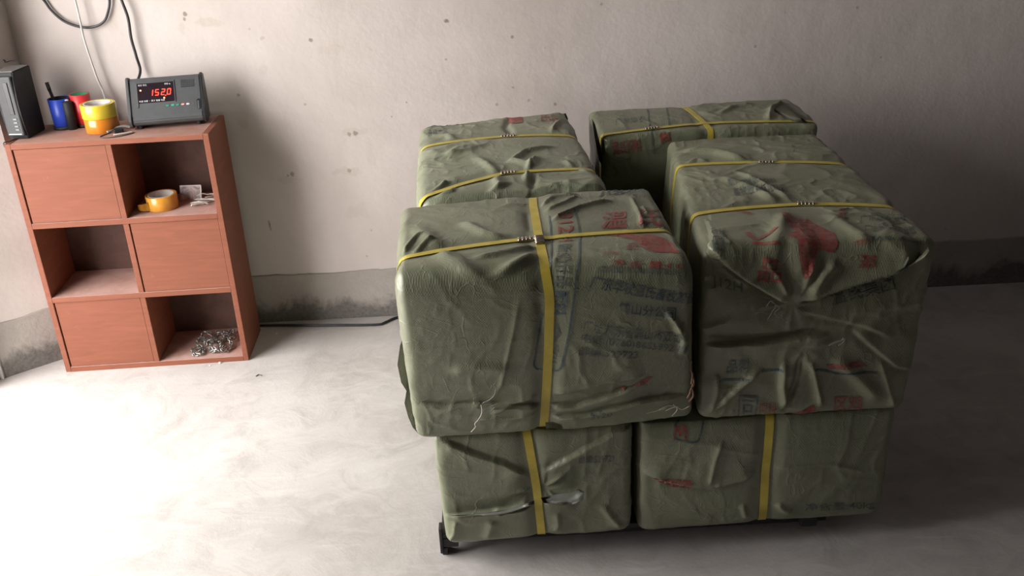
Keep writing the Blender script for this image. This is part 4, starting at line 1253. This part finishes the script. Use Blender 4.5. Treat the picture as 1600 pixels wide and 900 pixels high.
DECAL_PATCH = [
    ('ulf', [(0.1442, -0.1474), (0.1974, -0.148), (0.24, -0.1337), (0.2655, -0.1096), (0.2761, -0.088), (0.2793, -0.0378), (0.2628, -0.0444), (0.2332, -0.0471), (0.2201, -0.0577), (0.2089, -0.0781), (0.2082, -0.0981), (0.1897, -0.1128), (0.1669, -0.1353)], 'R'),
    ('ulf', [(0.1307, 0.3068), (0.1541, 0.3002), (0.1516, 0.3105)], 'R'),
    ('ulf', [(0.1689, 0.3022), (0.2021, 0.282), (0.2146, 0.282), (0.1963, 0.2999)], 'R'),
    ('urf', [(-0.0422, -0.1771), (-0.0226, -0.136), (0.0063, -0.1317), (0.018, -0.0829), (0.0354, -0.036), (0.0321, 0.0018), (0.0235, 0.0147), (-0.0074, 0.0088), (-0.0136, 0.0205), (-0.0183, 0.0373), (-0.0332, 0.0582), (-0.0403, 0.0431), (-0.0467, 0.0122), (-0.0446, -0.0122), (-0.063, -0.0229), (-0.0375, -0.0469), (-0.0511, -0.0943)], 'R'),
    ('urf', [(0.0339, 0.2673), (0.0717, 0.2629), (0.1099, 0.2639), (0.1275, 0.2798), (0.0793, 0.2761), (0.0439, 0.2796)], 'R'),
    ('urf', [(-0.0296, 0.3985), (0.0013, 0.3814), (0.022, 0.3693), (0.0337, 0.3991)], 'R'),
    ('lrf', [(-0.2736, 0.1478), (-0.1762, 0.1583), (-0.1721, 0.1873), (-0.2185, 0.1801), (-0.2485, 0.1656)], 'R'),
    ('ulb', [(0.0369, -0.6791), (0.0872, -0.6838), (0.0817, -0.5693), (0.0478, -0.5757)], 'R'),
    ('urb', [(-0.1494, 0.0105), (-0.1217, 0.0079), (-0.1161, 0.0288), (-0.1422, 0.0304)], 'R'),
]
INK = {'R': mat_print('worn_red_ink', (.27, .035, .035), .6), 'B': mat_print('worn_blue_ink', (.030, .060, .095), .55), 'F': mat_print('faded_blue_ink', (.050, .075, .088), .65)}
def lay(key, b, mp, ink, name, label=None):
    """conform a flat print to the cloth: cut it finely, then drop every vertex on the surface of the bale"""
    xs = [v.co.x for v in b.verts]; ys = [v.co.y for v in b.verts]
    if not xs: return
    B = BALES[key]
    for ax, (lo, hi) in enumerate(((min(xs), max(xs)), (min(ys), max(ys)))):
        size = np.linalg.norm(np.array(mp[1 + ax]) - np.array(mp[0])) if mp else hi - lo
        n = int(size / .007)
        no = Vector((1, 0, 0)) if ax == 0 else Vector((0, 1, 0))
        for i in range(1, n):
            bmesh.ops.bisect_plane(b, geom=b.verts[:] + b.edges[:] + b.faces[:], plane_co=no * (lo + (hi - lo) * i / n), plane_no=no, dist=1e-6)
    bmesh.ops.triangulate(b, faces=b.faces[:])
    V = np.array([v.co[:2] for v in b.verts])
    if mp:
        u = (V[:, 0] - min(xs)) / (max(xs) - min(xs)); w = (V[:, 1] - min(ys)) / (max(ys) - min(ys))
        p0, p1, p2 = [np.array(p) for p in mp]
        V = p0 + u[:, None] * (p1 - p0) + w[:, None] * (p2 - p0)
    P = B.sheet(V[:, 0], V[:, 1])
    W, n_ = B.surf(P)
    W = W + n_ * .0013
    for v, w_ in zip(b.verts, W): v.co = w_
    me = bpy.data.meshes.new(name)
    b.to_mesh(me); b.free()
    o = link_mesh(name, me, INK[ink], BROOT[key], True)
    if label: o['label'] = label
CN = {'R': 'red', 'B': 'dark blue', 'F': 'faded blue'}
for key, t, a, b_, c, ink, bold in DECAL_TEXT:
    lay(key, text_mesh(t, .018 if bold else .006), (a, b_, c), ink, 'printed_lettering', CN[ink] + ' printed lettering')
for key, pts, w, ink in DECAL_LINE:
    P2 = [Vector((p[0], p[1], 0)) for p in pts]
    P2 = catmull(P2, 6)
    b = bmesh.new(); rows = []
    for i, p in enumerate(P2):
        d = (P2[min(i + 1, len(P2) - 1)] - P2[max(i - 1, 0)]).normalized(); s_ = Vector((-d.y, d.x, 0)) * w / 2
        rows.append((b.verts.new(p - s_), b.verts.new(p + s_)))
    for r0, r1 in zip(rows, rows[1:]): b.faces.new((r0[0], r1[0], r1[1], r0[1]))
    lay(key, b, None, ink, 'printed_line', CN[ink] + ' printed line')
for key, pts, ink in DECAL_PATCH:
    b = bmesh.new(); b.faces.new([b.verts.new((p[0], p[1], 0)) for p in pts])
    bmesh.ops.triangulate(b, faces=b.faces[:])
    lay(key, b, None, ink, 'printed_shape', CN[ink] + ' printed shape')


# ------------------------------------------------------------------ loose threads and torn edges
M_thread = plain('loose_white_thread', (.62, .56, .48), .6)
M_film = plain('torn_clear_film', (.27, .28, .25), .25)
def threads(root, name, lists, r=.0011, mat=None, label=None):
    b = bmesh.new()
    for pts in lists: tube(catmull(pts, 5), r, 5, b)
    o = obj(name, b, mat or M_thread, root, True, ws=True)
    if label: o['label'] = label
    return o
threads(BROOT['ulf'], 'loose_thread', [[(0.8159, -1.15, 0.4862), (0.8163, -1.15, 0.4667), (0.8085, -1.15, 0.451), (0.7996, -1.15, 0.4401), (0.8005, -1.15, 0.4318), (0.7901, -1.15, 0.4193)]], .0009, label='pale loose thread hanging from the fold')
threads(BROOT['ulf'], 'torn_edge', [[(0.8493, -1.148, 0.5227), (0.8445, -1.148, 0.5071), (0.833, -1.148, 0.4967), (0.8202, -1.148, 0.4895), (0.8406, -1.148, 0.4849)], [(0.8153, -1.148, 0.4736), (0.8335, -1.148, 0.4789), (0.8518, -1.148, 0.4874)], [(0.8192, -1.148, 0.4701), (0.8373, -1.148, 0.4722), (0.8458, -1.148, 0.4781)]], .0010, M_film)
threads(BROOT['ulf'], 'frayed_corner', [[(1.2736, -1.125, 0.4949), (1.2754, -1.125, 0.5188), (1.2691, -1.125, 0.5351), (1.2711, -1.125, 0.5556)], [(1.2715, -1.125, 0.4755), (1.2792, -1.125, 0.4945), (1.2756, -1.125, 0.514)], [(1.2665, -1.125, 0.4595), (1.2742, -1.125, 0.4786), (1.2776, -1.125, 0.4978)], [(1.2698, -1.125, 0.4495), (1.279, -1.125, 0.4653), (1.2738, -1.125, 0.4884)]], .0022, plain('brown_fibre', (.30, .17, .12), .8))
threads(BROOT['ulf'], 'loose_thread', [[(1.2185, -1.13, 0.4329), (1.2394, -1.13, 0.4414), (1.2552, -1.13, 0.4338), (1.2718, -1.13, 0.4426)], [(1.2331, -1.13, 0.4187), (1.2439, -1.13, 0.4345), (1.2349, -1.13, 0.4483)], [(1.2043, -1.13, 0.4371), (1.2252, -1.13, 0.4456), (1.2465, -1.13, 0.441)], [(1.1762, -1.13, 0.429), (1.2043, -1.13, 0.4354), (1.2183, -1.13, 0.4395)]], .0007)
threads(BROOT['urf'], 'torn_edge', [[(1.4254, -1.125, 0.6751), (1.434, -1.125, 0.6865), (1.4444, -1.125, 0.674), (1.4363, -1.125, 0.6564), (1.4306, -1.125, 0.6417), (1.4509, -1.125, 0.6435)], [(1.4022, -1.125, 0.6585), (1.4156, -1.125, 0.6607), (1.4297, -1.125, 0.6538)], [(1.4342, -1.125, 0.6835), (1.4528, -1.125, 0.6705), (1.4431, -1.125, 0.656), (1.4602, -1.125, 0.646)], [(1.4567, -1.125, 0.6552), (1.4648, -1.125, 0.6396), (1.4854, -1.125, 0.6384)]], .0008, M_film)
threads(BROOT['urf'], 'torn_edge', [[(1.5693, -1.12, 0.569), (1.5824, -1.12, 0.576), (1.5959, -1.12, 0.5799), (1.5994, -1.12, 0.5859)], [(1.5903, -1.12, 0.5677), (1.6004, -1.12, 0.5765), (1.6022, -1.12, 0.5857)]], .0016, M_film)

def flap(root, name, outline, nrm, th, mat, bulge=.004, label=None):
    """a small curled piece of cloth: fan between outline points, puffed outwards"""
    b = bmesh.new()
    pts = [Vector(p) for p in outline]
    c = sum(pts, Vector()) / len(pts) + Vector(nrm) * bulge
    ring0 = [b.verts.new(p) for p in pts]
    mid = [b.verts.new(p.lerp(c, .45) + Vector(nrm) * bulge * .6) for p in pts]
    cv = b.verts.new(c)
    n = len(pts)
    for i in range(n):
        b.faces.new((ring0[i], ring0[(i + 1) % n], mid[(i + 1) % n], mid[i]))
        b.faces.new((mid[i], mid[(i + 1) % n], cv))
    bmesh.ops.solidify(b, geom=b.faces[:], thickness=th)
    o = obj(name, b, mat, root, True, ws=True)
    if label: o['label'] = label
    return o
FN = (0, -1, 0)
flap(BROOT['urf'], 'cloth_ear', [*[(1.6834, -1.1, 0.7168), (1.7047, -1.1, 0.7304), (1.7156, -1.1, 0.7503), (1.7205, -1.1, 0.7732)], *[(1.7112, -1.13, 0.7677), (1.7035, -1.13, 0.7466), (1.6829, -1.13, 0.7303)]], FN, .0015, M_film, .004)
flap(BROOT['urf'], 'cloth_ear', [*[(1.7205, -1.1, 0.7441), (1.7452, -1.1, 0.7602), (1.7624, -1.1, 0.781)], *[(1.7488, -1.135, 0.7863), (1.7416, -1.135, 0.7725), (1.7175, -1.135, 0.7552), (1.6677, -1.135, 0.7291), (1.6858, -1.135, 0.744)]], FN, .0015, CLOTHS['urf'], .006)
flap(BROOT['urf'], 'cloth_ear', [*[(1.6068, -1.115, 0.6835), (1.6153, -1.115, 0.7039), (1.6263, -1.115, 0.6914), (1.659, -1.115, 0.7014)], *[(1.6204, -1.13, 0.6928), (1.5875, -1.13, 0.6859)]], FN, .0012, M_film, .003)
flap(BROOT['llf'], 'film_tuft', [*[(0.9392, -1.105, 0.1977), (0.9766, -1.105, 0.206), (1.0063, -1.105, 0.2076), (1.0287, -1.105, 0.217)], *[(1.0359, -1.15, 0.2432), (1.0343, -1.15, 0.222), (1.0166, -1.15, 0.2089), (0.995, -1.15, 0.2211), (0.9658, -1.15, 0.216), (0.944, -1.15, 0.2176)]], FN, .0012, M_film, .010, 'twisted pale plastic tuft')
flap(BROOT['llf'], 'film_tuft', [*[(0.7214, -1.105, 0.1615), (0.8112, -1.105, 0.1644), (0.8712, -1.105, 0.1712), (0.9241, -1.105, 0.1914)], *[(0.923, -1.125, 0.196), (0.8707, -1.125, 0.1778), (0.8289, -1.125, 0.1697), (0.7817, -1.125, 0.1731)]], FN, .0012, M_film, .003)
flap(BROOT['ulf'], 'cloth_ear', [*[(0.9536, -1.125, 0.417), (0.9706, -1.125, 0.4176), (0.9902, -1.125, 0.4079), (0.9929, -1.125, 0.3994)], *[(0.9781, -1.132, 0.3999), (0.9542, -1.132, 0.4049)]], FN, .001, CLOTHS['ulf'], .002)
# pinched cloth ears on the left end of the front bale
for L_ in ([*[(0.6632, -1.08, 0.6416), (0.6475, -1.08, 0.6037), (0.6377, -1.08, 0.5568), (0.642, -1.08, 0.5113), (0.6526, -1.08, 0.4877)], *[(0.6752, -1.08, 0.5222), (0.6784, -1.08, 0.5939)]], [*[(0.6536, -1.08, 0.4991), (0.6444, -1.08, 0.4584), (0.6497, -1.08, 0.4212), (0.6574, -1.08, 0.3935), (0.6689, -1.08, 0.3756)], *[(0.6901, -1.08, 0.3879), (0.6853, -1.08, 0.4724)]]):
    flap(BROOT['ulf'], 'cloth_ear', L_, (-.3, -1, 0), .0015, CLOTHS['ulf'], .003)
# dog-eared corner of the rear right bale
flap(BROOT['urb'], 'cloth_ear', [*[(1.7173, -0.0816, 0.812), (1.7852, 0.0008, 0.812), (1.7901, -0.0487, 0.812)], *[(1.8012, -0.2007, 0.8), (1.7661, -0.1798, 0.8)]], (0, 0, 1), .002, CLOTHS['urf'], .008)
flap(BROOT['urb'], 'dark_corner_strip', [*[(1.1624, -0.235, 0.8544), (1.1696, -0.235, 0.7975), (1.1825, -0.235, 0.7296), (1.1938, -0.235, 0.7056)], *[(1.1932, -0.21, 0.7506), (1.1745, -0.21, 0.8283)]], (-1, -.3, 0), .003, M_blk, .002, 'black strip along the corner')  # black strip down the left front corner of this bale
flap(BROOT['ulb'], 'cloth_ear', [*[(1.0454, -0.0632, 0.815), (1.0774, -0.0312, 0.815), (1.1066, -0.0136, 0.815), (1.1081, -0.0826, 0.815)], *[(1.0815, -0.0954, 0.8), (1.0601, -0.1203, 0.8)]], (0, 0, 1), .002, CLOTHS['ulb'], .007)
